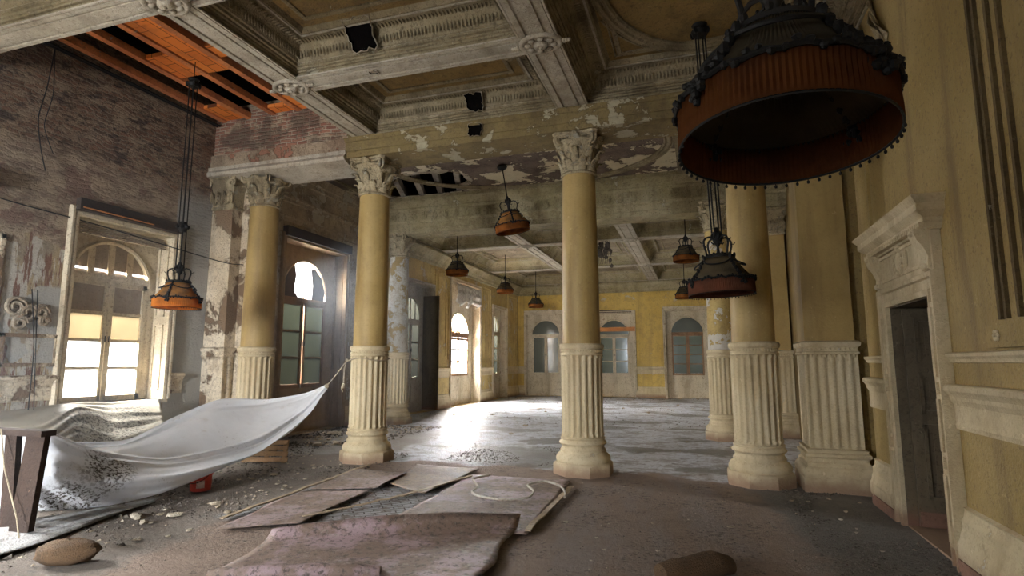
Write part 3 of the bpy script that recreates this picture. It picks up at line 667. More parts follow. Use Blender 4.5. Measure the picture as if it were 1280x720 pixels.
for x0, x1 in ((XL + .3, -5.58), (-5.16, -2.14), (-1.72, XR - .2)):
    for y0, y1 in ((14.4, 18.03), (18.37, 23.03), (23.37, 27.7)):
        coffer(x0, x1, y0, y1, roof, 'frieze', 'ceil_back', leaves=False)
def oval(cx, cy_, a, b, z, parent, mat, wdt=.2, sp=False):
    m = MB(); seg = 96
    pr = [(-wdt / 2, 0), (-wdt / 2, .03), (-wdt * .36, .05), (-wdt * .22, .03), (-.02, .035), (.0, .06), (wdt * .15, .06), (wdt * .3, .03), (wdt * .42, .045), (wdt / 2, .02), (wdt / 2, 0)]
    m.grid([[(cx + (a + d) * math.cos(2 * PI * k / seg), cy_ + (b + d) * math.sin(2 * PI * k / seg), z - h) for k in range(seg)] for d, h in pr], True)
    return obj('oval_moulding', m, mat, parent)
oval(.22, 6.05, 1.22, 1.75, SOF + .44, roof, 'moulding')
for sx in (-1, 1):                                            # triangular spandrel fillets round the oval
    for sy in (-1, 1):
        m = MB()
        cx, cy_ = .22 + sx * 1.18, 6.05 + sy * 1.68
        ar = [(.22 + sx * 1.36 * math.cos(t), 6.05 + sy * 1.9 * math.sin(t)) for t in [math.radians(24 + 42 * k / 10) for k in range(11)]]
        loop = [(cx, ar[0][1])] + ar + [(ar[-1][0], cy_)] + [(cx, cy_)]
        z = SOF + .43
        m.tube([(x, y, z) for x, y in loop + loop[:1]], .016, 6)
        obj('spandrel_fillet', m, 'moulding', roof)
# jagged holes in the coffer coves: shallow patches, their inner dark painted black
def jag_hole(name, c, u, v, ru, rv, parent, seed, lift=0.0):
    r = random.Random(seed); n = 26
    u, v = Vector(u).normalized(), Vector(v).normalized(); w_ = u.cross(v)
    ring = [min(1 / max(abs(math.cos(2 * PI * k / n)), abs(math.sin(2 * PI * k / n))), 1.3) * (.92 + (r.random() - .5) * .28) for k in range(n)]
    P = lambda k, s, d: tuple(Vector(c) + u * ru * s * ring[k] * math.cos(2 * PI * k / n) + v * rv * s * ring[k] * math.sin(2 * PI * k / n) + w_ * d)
    c = tuple(Vector(c) + w_ * lift)
    m = MB(); m.grid([[P(k, 1, .0) for k in range(n)], [P(k, .93, -.02) for k in range(n)], [P(k, .9, -.03) for k in range(n)]], True, False, True)
    obj(name, m, 'painted_dark', parent)
    lp = MB(); lp.grid([[P(k, 1.05, -.005) for k in range(n)], [P(k, 1.02, .012) for k in range(n)], [P(k, .98, .008) for k in range(n)]], True)
    obj('broken_plaster_edge', lp, 'plaster_bit', parent)
jag_hole('ceiling_hole', (-3.95, 5.95, SOF + .31), (1, 0, 0), (0, -.65, .75), .20, .21, roof, 3, .05)
jag_hole('ceiling_hole', (-3.24, 8.08, SOF + .25), (1, 0, 0), (0, -.65, .75), .15, .15, roof, 5, .05)
jag_hole('ceiling_hole', (-4.02, 6.36, SOF - .003), (1, 0, 0), (0, -1, 0), .07, .05, roof, 9)
# scrolled bracket fallen askew in the coffer beside the rosette
sb = MB(); sb.tube([(-2.38, 7.2, 5.9), (-2.28, 7.12, 5.86), (-2.16, 7.0, 5.82), (-2.07, 6.86, 5.78), (-2.02, 6.7, 5.74)], [.05, .075, .085, .08, .06], 10)
sb.blob((-2.38, 7.2, 5.88), .09, .09, .06, 10, 6)
obj('scrolled_bracket', sb, 'moulding', roof)

# collapsed bay: terracotta roof ceiling seen between left wall and beam
tl = MB(); ribs = MB()
ribx = [-8.55, -7.98, -7.41, -6.84, -6.27, -5.70]
missing = {(2, 8), (3, 6), (3, 7), (1, 9), (1, 10), (3, 9), (3, 4), (2, 7), (1, 4), (4, 8), (4, 9), (4, 1), (4, 2), (2, 1), (0, 5), (0, 6), (0, 9), (1, 2), (1, 3), (0, 1), (0, 2), (0, 3), (0, 4), (3, 1), (3, 2), (3, 3), (1, 7), (1, 8), (2, 9), (2, 10), (3, 8), (0, 7), (0, 8), (2, 0), (4, 5), (1, 11)}
for i in range(5):
    for k in range(12):
        if (i, k) in missing: continue
        tl.box(ribx[i] + .06, ribx[i + 1] - .06, 4.5 + k * .33, 4.5 + (k + 1) * .33 - .006, ZC + .04, ZC + .10)
for x in ribx: ribs.box(x - .055, x + .055, 4.4, 8.6, ZC + .01, ZC + .12)
obj('terracotta_tiles', tl, 'tile', roof); obj('terracotta_rib', ribs, 'tile_beam', roof)
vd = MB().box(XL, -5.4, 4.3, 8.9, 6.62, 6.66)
obj('painted_loft_dark', vd, 'painted_dark', roof)  # black slab painted as the unlit loft above the missing tiles
for x in (-8.66, -8.60): obj('conduit_pipe', MB().tube([(x, 4.4, 6.1), (x, 8.3, 6.12)], .018, 6), 'wire', roof)

# row of the four columns: architrave across the room
arx0, arx1 = -5.75, XR + .2
P_ARCH = [(0, 5.15), (0, 5.26), (.02, 5.265), (.02, 5.42), (.045, 5.43), (.06, 5.455), (.085, 5.47), (.085, 5.49), (.02, 5.49), (-.02, 5.52), (-.02, 6.2)]
m = MB(); m.grid([[(x, 8.29 - d, z) for d, z in P_ARCH] + [(x, 9.03 + d, z) for d, z in P_ARCH[::-1]] + [(x, 8.29, 5.15)] for x in [arx0 + (arx1 - arx0) * k / 10 for k in range(11)]])
a1 = struct(obj('trim_7', m, 'beam_ochre'), 'ochre architrave beam carried by the front row of columns', 'architrave beam')
def rough_bar(name, prof, mat, amp, seed):
    rows = []
    for k in range(41):
        x = XL + (arx0 + .02 - XL) * k / 40; r = []
        for q, (y, z) in enumerate(prof):
            j = amp * mnoise.noise(Vector((x * 2.6, q * 1.7, seed))) + amp * .5 * mnoise.noise(Vector((x * 9, q * 1.7, seed)))
            r.append((x, y + j, z + j * .8))
        rows.append(r)
    return obj(name, MB().grid(rows, True, True, True), mat, a1, 30)
rough_bar('bare_brick_band', [(8.36, 5.50), (8.36, 5.72), (8.35, 5.95), (8.37, 6.5), (8.98, 6.5), (8.98, 5.50)], 'brick', .025, 3)
rough_bar('cracked_lintel', [(8.29, 5.26), (8.27, 5.40), (8.28, 5.52), (8.40, 5.55), (9.0, 5.55), (9.0, 5.26)], 'bare_beam', .02, 5)
rough_bar('chipped_soffit_moulding', [(8.36, 5.06), (8.22, 5.10), (8.20, 5.16), (8.25, 5.22), (8.24, 5.28), (9.0, 5.28), (9.0, 5.06)], 'white_beam', .018, 7)
jag_hole('broken_brick_patch', (-3.3, 8.235, 5.34), (1, 0, 0), (0, 0, 1), .13, .12, a1, 12)  # black patch, the dark of the break put into its colour
# middle bay: flat plaster with a great oval and a torn hole
ZM = 6.05
hx0, hx1, hy0, hy1 = -7.7, -5.15, 11.6, 13.55
hole_pts = [(-7.75, 12.6), (-7.3, 12.0), (-6.75, 11.75), (-6.3, 11.85), (-5.85, 11.70), (-5.35, 11.95), (-5.1, 12.3), (-5.25, 12.75), (-5.55, 13.0), (-5.65, 13.5), (-6.4, 13.62), (-7.1, 13.6), (-7.7, 13.55), (-7.95, 13.1)]
bm_ = MB()
outer = [(-8.75, 9.0), (XR + .1, 9.0), (XR + .1, 13.7), (-8.75, 13.7)]
def ray_rect(t, c):
    dx, dy = math.cos(t), math.sin(t)
    s = min([( (XR + .1 if dx > 0 else XL) - c[0]) / dx if abs(dx) > 1e-6 else 1e9, ((13.7 if dy > 0 else 9.0) - c[1]) / dy if abs(dy) > 1e-6 else 1e9])
    return (c[0] + dx * s, c[1] + dy * s)
hc = (-6.4, 12.7)
angs = sorted([(math.atan2(y - hc[1], x - hc[0]), (x, y)) for x, y in hole_pts] )
corn = [math.atan2(y - hc[1], x - hc[0]) for x, y in outer]
allang = sorted([a for a, _ in angs] + corn)
def hole_at(t):
    n = len(angs)
    for k in range(n):
        a0, p0 = angs[k]; a1_, p1 = angs[(k + 1) % n]
        if k == n - 1: a1_ += 2 * PI
        tt = t if t >= a0 else t + 2 * PI
        if a0 <= tt <= a1_:
            f = (tt - a0) / max(1e-9, a1_ - a0); return (p0[0] + (p1[0] - p0[0]) * f, p0[1] + (p1[1] - p0[1]) * f)
    return angs[0][1]
inn = [hole_at(t) for t in allang]; out = [ray_rect(t, hc) for t in allang]
bm_.grid([[(x, y, ZM) for x, y in out], [(x, y, ZM) for x, y in inn], [(x, y, ZM + .07) for x, y in inn]], True)
obj('middle_bay_panel', bm_, 'ceil_mauve', roof)
lip = MB()
for k in range(len(inn)):
    a, b = Vector((*inn[k], ZM)), Vector((*inn[(k + 1) % len(inn)], ZM)); mid = (a + b) / 2
    lip.blob(mid, max(.06, abs(b.x - a.x) * .55), max(.05, abs(b.y - a.y) * .55), .02, 7, 4, .5)
obj('broken_plaster_edge', lip, 'plaster_bit', roof)
jo = MB()
for k in range(8):
    x = -8.3 + .55 * k
    jo.xform(lambda v: v); b_ = MB().box(-.065, .065, -1.6, 1.6, 0, .2).xform(lambda v, x=x: Vector((v.x * .94 - v.y * .34 + x, v.y * .94 + v.x * .34 + 12.7, v.z + ZM + .05))); jo.join(b_)
obj('exposed_joist', jo, 'joist', roof)
obj('painted_loft_dark', MB().box(XL, -3.5, 10, 14, ZM + .5, ZM + .55), 'painted_dark', roof)  # black sheet imitating the dark above the torn hole
oval(-3.55, 11.35, 3.15, 2.15, ZM, roof, 'moulding', .22)
fr = MB(); fr.sweep([(.04, ZM), (.04, ZM - .03), (-.04, ZM - .03), (-.04, ZM)], [(-8.3, 9.15), (-.27, 9.15), (-.27, 13.6), (-8.3, 13.6)], True)
fr.sweep([(.04, ZM), (.04, ZM - .03), (-.04, ZM - .03), (-.04, ZM)], [(-.05, 9.15), (1.8, 9.15), (1.8, 13.6), (-.05, 13.6)], True)
obj('panel_fillet', fr, 'moulding', roof)
# second cross beam with palmette frieze
P_F = [(0, 5.10), (0, 5.22), (.03, 5.225), (.03, 5.38), (.06, 5.39), (.08, 5.42), (.08, 5.44), (.03, 5.45), (.03, 5.72), (.06, 5.73), (.09, 5.77), (.09, 5.80), (.14, 5.83), (.18, 5.90), (.25, 5.95), (.30, 5.96), (.30, 6.05)]
m = MB(); m.grid([[(x, 13.75 - d, z) for d, z in P_F] + [(x, 14.35, 6.1), (x, 14.4, 6.1), (x, 14.4, 5.10), (x, 13.75, 5.10)] for x in [XL + (XR + .2 - XL) * k / 10 for k in range(11)]])
a2 = struct(obj('trim_8', m, 'frieze'), 'dusty cross beam with palmette frieze before the far bay', 'frieze beam')
pm = MB()
for k in range(34):
    x = -8.5 + k * .31
    for q in range(7):
        t = math.radians(-66 + 22 * q); L = .20 - .035 * abs(q - 3)
        pm.tube([(x, 13.70, 5.48), (x + math.sin(t) * L * .55, 13.69, 5.48 + math.cos(t) * L * .6), (x + math.sin(t) * L * 1.0, 13.70, 5.48 + math.cos(t) * L)], [.014, .026, .018], 6)
    pm.blob((x, 13.705, 5.485), .03, .02, .025, 6, 4)
obj('palmette_relief', pm, 'frieze', a2)

# ------------------------------------------------------------------ columns
def fluted_rows(r, n, z0, z1, depth):
    rows = []
    per = 8
    for z, dep in ((z0, 0), (z0 + .02, .55), (z0 + .05, 1), (z1 - .05, 1), (z1 - .02, .55), (z1, 0)):
        row = []
        for k in range(n):
            for q in range(per):
                u = q / per
                cut = 0
                if u > .22: cut = math.sin(PI * (u - .22) / .78) * depth * dep
                t = 2 * PI * (k + u) / n
                row.append(((r - cut) * math.cos(t), (r - cut) * math.sin(t), z))
        rows.append(row)
    return rows
def octo(r): return [(r * math.cos(PI / 8 + k * PI / 4) / math.cos(PI / 8), r * math.sin(PI / 8 + k * PI / 4) / math.cos(PI / 8)) for k in range(8)]
def leaf(m, ang, r0, z0, h, wdt, curl, rows=7):
    g = []
    for a in range(rows):
        t = a / (rows - 1)
        r = r0 + .012 + curl * t ** 2.6; z = z0 + h * (t if t < .82 else .82 + (t - .82) * -.15)
        ww = wdt * (1 - .55 * t ** 2) * (1 + .18 * math.sin(t * 19))
        row = []
        for q in range(5):
            s = (q - 2) / 2
            rr = r + .012 * (1 - abs(s)) - .010 * s * s
            th = ang + s * ww / 2 / r
            row.append((rr * math.cos(th), rr * math.sin(th), z - .02 * abs(s) * t))
        g.append(row)
    m.grid(g)
def spiral(m, c, ax, side, R, rt):
    """volute: spiral tube in the vertical plane through ax (unit xy) """
    pts = []
    for k in range(26):
        t = k / 25; a = PI / 2 + t * 2 * PI * 1.6 * -side; r = R * (1 - .8 * t)
        pts.append((c[0] + ax[0] * r * math.cos(a), c[1] + ax[1] * r * math.cos(a), c[2] + r * math.sin(a)))
    m.tube(pts, [rt * (1 - .45 * k / 25) for k in range(26)], 6)
def make_capital(root, r, mat='capital'):
    m = MB()
    m.lathe([(r + .02, 4.50), (r + .035, 4.515), (r + .02, 4.535), (r + .005, 4.55), (r + .012, 4.70), (r + .03, 4.85), (r + .075, 5.0), (r + .11, 5.03), (r + .06, 5.045)], 36)
    cap = obj('capital', m, mat, root)
    lv = MB()
    for k in range(8): leaf(lv, k * PI / 4 + PI / 8, r, 4.55, .23, .17, .10)
    for k in range(8): leaf(lv, k * PI / 4, r + .01, 4.62, .34, .15, .13)
    for k in range(4): leaf(lv, k * PI / 2, r + .05, 4.92, .26, .22, .07)
    obj('acanthus_leaves', lv, mat, cap, sharp=70, solid=.014)
    vo = MB()
    for k in range(4):
        t = PI / 4 + k * PI / 2; ax = (math.cos(t), math.sin(t)); px = (-ax[1], ax[0])
        for s in (-1, 1):
            c = (ax[0] * (r + .10) + px[0] * s * .03, ax[1] * (r + .10) + px[1] * s * .03, 5.04)
            spiral(vo, c, ax, 1, .085, .024)
        vo.blob((ax[0] * (r + .10), ax[1] * (r + .10), 5.04), .03, .03, .03, 8, 5)
        vo.tube([(ax[0] * (r + .02), ax[1] * (r + .02), 4.86), (ax[0] * (r + .06), ax[1] * (r + .06), 5.0), (ax[0] * (r + .13), ax[1] * (r + .13), 5.10)], .03, 6)
    obj('volutes', vo, mat, cap, sharp=70)
    ab = MB(); pl = []
    R1 = r + .115; cc = R1 * 1.0
    for k in range(4):
        t = PI / 4 + k * PI / 2; a0 = Vector((math.cos(t), math.sin(t))) * (r + .20); a1_ = Vector((math.cos(t + PI / 2), math.sin(t + PI / 2))) * (r + .20)
        d = (a1_ - a0).normalized()
        for q in range(7):
            f = q / 6; p = a0.lerp(a1_, .06 + .88 * f); inw = -p.normalized() * .055 * math.sin(PI * f)
            pl.append(tuple(p + inw))
    ab.stack(pl, [(0, 5.075), (.0, 5.10), (.025, 5.115), (.03, 5.15)])
    obj('abacus', ab, mat, cap)
    return cap
def make_column(name='column', shaft_mat='ochre'):
    root = empty(name)
    pl = MB().stack(octo(.385), [(.03, -.03), (.03, .0), (.03, .135), (.022, .155), (.0, .17)])
    obj('plinth', pl, 'cream', root)
    ba = MB().lathe([(.385, .165), (.398, .19), (.402, .215), (.395, .245), (.375, .275), (.345, .295), (.332, .31), (.338, .325), (.338, .34), (.318, .36), (.310, .385), (.318, .41), (.345, .425), (.352, .44), (.345, .458), (.322, .475), (.315, .49), (.33, .50), (.33, .515), (.312, .525)], 48)
    obj('moulded_base', ba, 'cream', root)
    dr = MB().grid(fluted_rows(.308, 20, .525, 1.72, .038), True)
    for k in range(20):
        t = 2 * PI * (k + .11) / 20
        for z in (.56, 1.69): dr.blob((.306 * math.cos(t), .306 * math.sin(t), z), .016, .016, .024, 6, 4)
    obj('fluted_drum', dr, 'cream', root)
    rg = MB().lathe([(.30, 1.71), (.318, 1.72), (.318, 1.74), (.308, 1.75), (.308, 1.80), (.325, 1.81), (.335, 1.83), (.335, 1.865), (.318, 1.885), (.29, 1.89)], 48)
    for k in range(48): t = 2 * PI * k / 48; rg.blob((.308 * math.cos(t), .308 * math.sin(t), 1.775), .014, .014, .018, 5, 4)
    obj('collar_band', rg, 'cream', root)
    n = 14
    sh = MB().lathe([(.283 - .028 * (k / n) ** 1.5, 1.885 + (4.50 - 1.885) * k / n) for k in range(n + 1)], 48)
    obj('shaft', sh, shaft_mat, root)
    make_capital(root, .255)
    return root
colA = make_column(); tag(colA, 'column with the tarpaulin rope tied round its fluted cream foot', 'column', 'fluted columns'); colA.location = (-5.37, 8.66, 0)
def place_col(x, y, label):
    c = copy_tree(colA); c.location = (x, y, 0); c['label'] = label; return c
colB = place_col(-1.70, 8.66, 'nearest ochre column standing alone in the middle of the room')
colC = place_col(.72, 8.66, 'ochre column beside the wall pilaster, behind the hanging olive lamp')
colD = place_col(-7.75, 8.66, 'leftmost column, its foot behind the white tarpaulin')
colE = place_col(-7.86, 14.05, 'flaking whitish column between two windows, past the roped column')
colF = place_col(.47, 13.35, 'farthest slim column with peeled white patches, by the far right window')
M['shaft_white'] = weathered('flaked_white_shaft', (.60, .60, .56), (.48, .46, .40), (.30, .22, .10), (.42, .30, .12), .38, 2.6, bump=.4)
M['shaft_peel'] = weathered('peeled_ochre_shaft', (.52, .39, .16), (.44, .31, .11), (.26, .18, .08), (.66, .62, .54), .42, 2.4, bump=.4)
for o in list(colE.children):
    if o.name.startswith('shaft'): o.data = o.data.copy(); o.data.materials[0] = M['shaft_white']
for o in list(colF.children):
    if o.name.startswith('shaft'): o.data = o.data.copy(); o.data.materials[0] = M['shaft_peel']

def flute_line(p0, p1, n, depth):
    """polyline from p0 to p1 with n concave flutes; right-hand side of travel is outside"""
    p0, p1 = Vector(p0), Vector(p1); d = p1 - p0; L = d.length; d.normalize(); nn = Vector((d.y, -d.x)); pts = []
    for k in range(n):
        for q in range(8):
            u = q / 8; cut = 0
            if u > .3: cut = math.sin(PI * (u - .3) / .7) * depth
            pts.append(tuple(p0 + d * L * (k + u) / n - nn * cut))
    return pts
def make_pilaster(x0, x1, y0, y1, nf, ns, mats=('cream', 'ochre'), both=False, top=5.15):
    root = empty('wall_pilaster', ((x0 + x1) / 2, y0, 0))
    cx = (x0 + x1) / 2
    rect = [(x0 - cx, 0), (x1 - cx, 0), (x1 - cx, y1 - y0), (x0 - cx, y1 - y0)]
    obj('plinth', MB().stack(rect, [(.10, -.03), (.10, .17), (.09, .18)]), mats[0], root)
    obj('moulded_base', MB().stack(rect, [(.09, .17), (.10, .20), (.10, .24), (.08, .28), (.05, .30), (.05, .34), (.03, .36), (.03, .40), (.06, .425), (.06, .455), (.03, .475), (.035, .51), (.0, .525)]), mats[0], root)
    rows = []
    for z, dep in ((.52, 0), (.56, 1), (1.68, 1), (1.72, 0)):
        f = flute_line(rect[0], rect[1], nf, .03 * dep)
        r_ = flute_line(rect[1], rect[2], ns, .03 * dep) if both else [rect[1]]
        l_ = flute_line(rect[3], rect[0], ns, .03 * dep)
        rows.append([(x, y, z) for x, y in f + r_ + l_])
    obj('fluted_face', MB().grid(rows, True), mats[0], root)
    cb = MB().stack(rect, [(.0, 1.71), (.02, 1.72), (.02, 1.74), (.005, 1.75), (.005, 1.80), (.025, 1.815), (.035, 1.83), (.035, 1.865), (.01, 1.885), (-.02, 1.89)])
    W = x1 - x0
    for k in range(int(W / .055)): cb.blob((x0 - cx + .03 + k * .055, -.004, 1.775), .018, .012, .02, 6, 4)
    for k in range(int(W / .055)): cb.blob((x0 - cx + .03 + k * .055, -.004, 1.70), .016, .010, .028, 6, 4)
    obj('collar_band', cb, mats[0], root)
    obj('shaft', MB().stack(rect, [(-.02, 1.88), (-.03, 4.5)]), mats[1], root)
    cp = MB().stack(rect, [(-.03, 4.48), (.0, 4.5), (.0, 4.53), (-.02, 4.55), (-.01, 4.85), (.05, 5.0), (.06, 5.05), (.10, 5.08), (.12, 5.15)])
    cap = obj('capital', cp, 'capital', root)
    lv = MB()
    for k in range(4):
        x = x0 - cx + W * (k + .5) / 4
        for q in range(5): lv.blob((x + (q - 2) * .025, -.02 - .01 * (2 - abs(q - 2)), 4.68 + .03 * (2 - abs(q - 2))), .018, .02, .12, 6, 4)
    for x in (x0 - cx, x1 - cx):
        spiral(lv, (x, -.06, 4.98), (1, 0), 1, .08, .024)
    obj('acanthus_leaves', lv, 'capital', cap, sharp=70)
    return root
g = make_pilaster(1.30, 1.92, 8.36, 8.95, 6, 5)
tag(g, 'broad square wall pilaster with fluted foot beside the doorway wall', 'pilaster')
p2 = make_pilaster(1.52, 1.95, 13.95, 14.6, 4, 4)
tag(p2, 'narrow pilaster on the right wall seen behind the near column', 'pilaster')
p3 = make_pilaster(-8.80, -8.24, 8.38, 9.0, 5, 4, ('left_pier', 'left_pier'), True)
tag(p3, 'crumbling pier on the left wall next to the leftmost column', 'pilaster')
obj('pier_backing', MB().box(-.3, .60, .28, .5, 0, 5.2), 'left_pier', p3)
p4 = make_pilaster(-8.80, -8.45, 13.8, 14.4, 3, 4, ('cream', 'left_mid'), True)
tag(p4, 'wall pilaster behind the flaking whitish column', 'pilaster')

# ------------------------------------------------------------------ windows
def arch_plate(w_, z0, z1, zs, wi, ztop, y0, y1, side):
    """plate w_ wide from z0 to z1 with an arched hole wi wide from zs up to ztop (round head)"""
    r = wi / 2; zc = ztop - r; n = 20
    m = MB()
    m.box(-w_ / 2, -r, y0, y1, z0, z1).box(r, w_ / 2, y0, y1, z0, z1)
    if zs > z0: m.box(-r, r, y0, y1, z0, zs)
    a = [(r * math.cos(PI - PI * k / n), zc + r * math.sin(PI * k / n)) for k in range(n + 1)]
    for k in range(n):
        (xa, za), (xb, zb) = a[k], a[k + 1]
        for y in (y0, y1): m.quad((xa, y, za), (xb, y, zb), (xb, y, z1), (xa, y, z1))
        m.quad((xa, y0, za), (xa, y1, za), (xb, y1, zb), (xb, y0, zb))
    m.quad((-r, y0, z1), (r, y0, z1), (r, y1, z1), (-r, y1, z1))
    return m
def casing(w_, h, t, d0, d1, base=0.0):
    """door-case moulding round an opening w_ x h: two jambs and a head"""
    o = MB()
    prof = [(0, d1), (0, d0), (.03, d0 - .01), (.05, d0 - .01), (.06, d0 + .01), (t - .06, d0 + .01), (t - .05, d0 - .02), (t - .015, d0 - .025), (t, d0), (t, d1)]
    rows = [[(-w_ / 2 - a, y, base) for a, y in prof], [(-w_ / 2 - a, y, h + a) for a, y in prof], [(w_ / 2 + a, y, h + a) for a, y in prof], [(w_ / 2 + a, y, base) for a, y in prof]]
    return o.grid(rows)
def window(num, loc, rz, W, head, sill, trans, atop, label, frame='casing', sashm='casing', fan='shutter', panes=('glass', 'glass', 'glass'), inset=.25, wi=None, apron=True, fan_bars=3, case=True, mull=True, open_leaf=False, fan_spokes=False, slit=0, gap=0):
    root = empty('window_%d' % num, loc, rz); struct(root, label, 'window')
    wi = wi or W - .36
    r = wi / 2; zc = atop - r
    y0, y1 = inset, inset + .06
    if case: obj('casing', casing(W - .02, head - .01, .13, -.05, .02, 0 if apron else sill), frame, root)
    obj('arched_frame', arch_plate(W, 0 if not apron else sill, head, sill if apron else sill, wi, atop, y0, y1, 1), frame, root)
    if not apron and sill > 0: obj('sill_board', MB().box(-W / 2 - .06, W / 2 + .06, -.08, inset + .05, sill - .06, sill), frame, root)
    if apron:
        ap = MB().box(-W / 2, W / 2, y0, y1, 0, sill)
        hw = W / 2 - .1
        for a, b in ((-hw, -.04), (.04, hw)):
            ap.box(a, b, y0 - .02, y0, .10, .16).box(a, b, y0 - .02, y0, sill - .16, sill - .10).box(a, a + .06, y0 - .02, y0, .10, sill - .10).box(b - .06, b, y0 - .02, y0, .10, sill - .10)
        obj('apron_panel', ap, frame, root)
    rv = MB(); zb = 0 if apron else sill
    rv.box(-W / 2 - .01, -W / 2 + .012, .0, inset, zb, head).box(W / 2 - .012, W / 2 + .01, .0, inset, zb, head).box(-W / 2, W / 2, .0, inset, head - .012, head + .01)
    for sx in (-1, 1):
        x = sx * (W / 2 - .02)
        for a, b in ((zb + .15, zb + (head - zb) * .45), (zb + (head - zb) * .5, head - .15)):
            rv.box(x - .012, x + .012, .05, .07, a, b).box(x - .012, x + .012, inset - .07, inset - .05, a, b).box(x - .012, x + .012, .05, inset - .05, a, a + .02).box(x - .012, x + .012, .05, inset - .05, b - .02, b)
    obj('reveal_lining', rv, frame, root)
    arm = MB()
    n = 20
    arm.grid([[((r + q) * math.cos(PI - PI * k / n), y, zc + (r + q) * math.sin(PI * k / n)) for q, y in ((0, y0), (0, y0 - .03), (.035, y0 - .04), (.06, y0 - .02), (.06, y0))] for k in range(n + 1)])
    obj('arch_moulding', arm, frame, root)
    obj('transom', MB().box(-r, r, y0 - .03, y1, trans - .05, trans + .05).box(-r, r, y0 - .045, y0, trans - .015, trans + .02), sashm, root)
    fo = MB(); o_ = [(-r, trans)] + [(r * math.cos(PI - PI * k / n), zc + r * math.sin(PI * k / n)) for k in range(n + 1)] + [(r, trans)]
    if slit:
        fo.plate([(-r, trans), (r, trans), (r, slit), (-r, slit)], y1 - .02, y1 - .008)
        o_ = [(-r, slit + .04)] + [p for p in o_[1:-1] if p[1] > slit + .05] + [(r, slit + .04)]
    fo.plate(o_, y1 - .02, y1 - .008)
    fl_ = obj('fanlight', fo, fan, root)
    fbm = MB()
    if fan_spokes:
        for k in range(1, 6):
            t = PI * k / 6
            fbm.tube([(.0 + .28 * r * math.cos(t), y0 + .02, zc + .28 * r * math.sin(t)), (.97 * r * math.cos(t), y0 + .02, zc + .97 * r * math.sin(t))], .035, 4)
        fbm.tube([(.30 * r * math.cos(PI * k / 12), y0 + .02, zc + .30 * r * math.sin(PI * k / 12)) for k in range(13)], .04, 4)
        fbm.tube([(-r, y0 + .02, zc), (r, y0 + .02, zc)], .05, 4)
        for k in (-1, 0, 1): fbm.tube([(k * r * .5, y0 + .02, trans), (k * r * .5, y0 + .02, zc)], .035, 4)
    else:
        for k in range(fan_bars):
            x = -r + wi * (k + 1) / (fan_bars + 1); zt = zc + math.sqrt(max(0, r * r - x * x))
            fbm.box(x - (.05 if slit else .015), x + (.05 if slit else .015), y0 + .015, y1 - .01, trans, zt)
    if fbm.v: obj('fanlight_bar', fbm, sashm, fl_)
    if not gap: obj('meeting_stile', MB().box(-.022, .022, y0 - .025, y0 + .035, sill, trans - .05), sashm, root)
    for sgn in (-1, 1):
        if sgn == 1 and open_leaf: continue
        a, b = (-r, -.004 - gap) if sgn < 0 else (.004, r)
        s_ = MB().box(a, a + .07, y0 - .01, y1 - .01, sill, trans - .05).box(b - .07, b, y0 - .01, y1 - .01, sill, trans - .05).box(a, b, y0 - .01, y1 - .01, sill, sill + .09).box(a, b, y0 - .01, y1 - .01, trans - .13, trans - .05)
        zs_ = [sill + .09 + (trans - .13 - sill - .09) * k / len(panes) for k in range(len(panes) + 1)]
        for z in zs_[1:-1]: s_.box(a + .07, b - .07, y0, y1 - .01, z - .022, z + .022)
        so = obj('sash', s_, sashm, root)
        for k, pmn in enumerate(panes):
            if pmn == 'none': continue
            obj('pane', MB().box(a + .06, b - .06, y0 + .025, y0 + .031, zs_[k] + .001, zs_[k + 1] - .001), pmn, so)
        obj('sash_handle', MB().tube([((-.03 if sgn < 0 else .03), y0 - .03, (sill + trans) / 2 - .05), ((-.03 if sgn < 0 else .03), y0 - .03, (sill + trans) / 2 + .05)], .01, 6), 'metal', so)
    return root
RL = PI / 2
w1 = window(1, (XL, 6.77, 0), RL, 1.66, 3.8, 1.0, 2.96, 3.52, 'front left window blazing white below closed fanlight boards', frame='casing', sashm='casing', panes=('glass', 'glass', 'glass_frost', 'shutter'), inset=.30, wi=1.30, apron=False, slit=3.06)
# louvred blind bunched under the head, and slits of light in the fanlight boards
lv = MB()
for k in range(6): lv.box(-.70, .74, .10 - .012 * k, .16 - .012 * k, 3.72 - .032 * k, 3.735 - .032 * k)
obj('bunched_louvre', lv, 'louvre', w1)
w1b = MB().box(-.90, .86, -.16, .02, 3.86, 3.90).box(-.86, .82, -.10, .02, 3.90, 4.05)
obj('blind_box', w1b, 'box_dark', w1)
obj('box_lip', MB().box(-.86, .30, -.175, -.155, 3.885, 3.90), 'orange_plank', w1)
w0 = window(2, (XL, 3.58, 0), RL, 1.66, 3.8, 1.0, 2.96, 3.52, 'window cut off by the left edge of the photo', inset=.30, wi=1.30, apron=False)
obj('blind_box', MB().box(-.90, 1.2, -.16, .02, 3.90, 4.12), 'box_dark', w0)
for n_, y in ((12, .4), (13, -2.42)):
    window(n_, (XL, y, 0), RL, 1.66, 3.8, 1.0, 2.96, 3.52, 'tall left window behind the viewpoint', inset=.30, wi=1.30, apron=False, fan='glass')
w2 = window(3, (XL, 11.63, 0), RL, 2.34, 4.4, 1.02, 3.1, 4.05, 'tall brown window with green panes and glaring broken fanlight', frame='casing_warm', sashm='sash_brown', fan='glass', panes=('glass_green', 'glass_green', 'glass_green'), inset=.32, wi=1.62, fan_bars=1, gap=.035)
obj('blind_box', MB().box(-1.25, 1.25, -.14, .02, 4.44, 4.66), 'box_dark', w2)
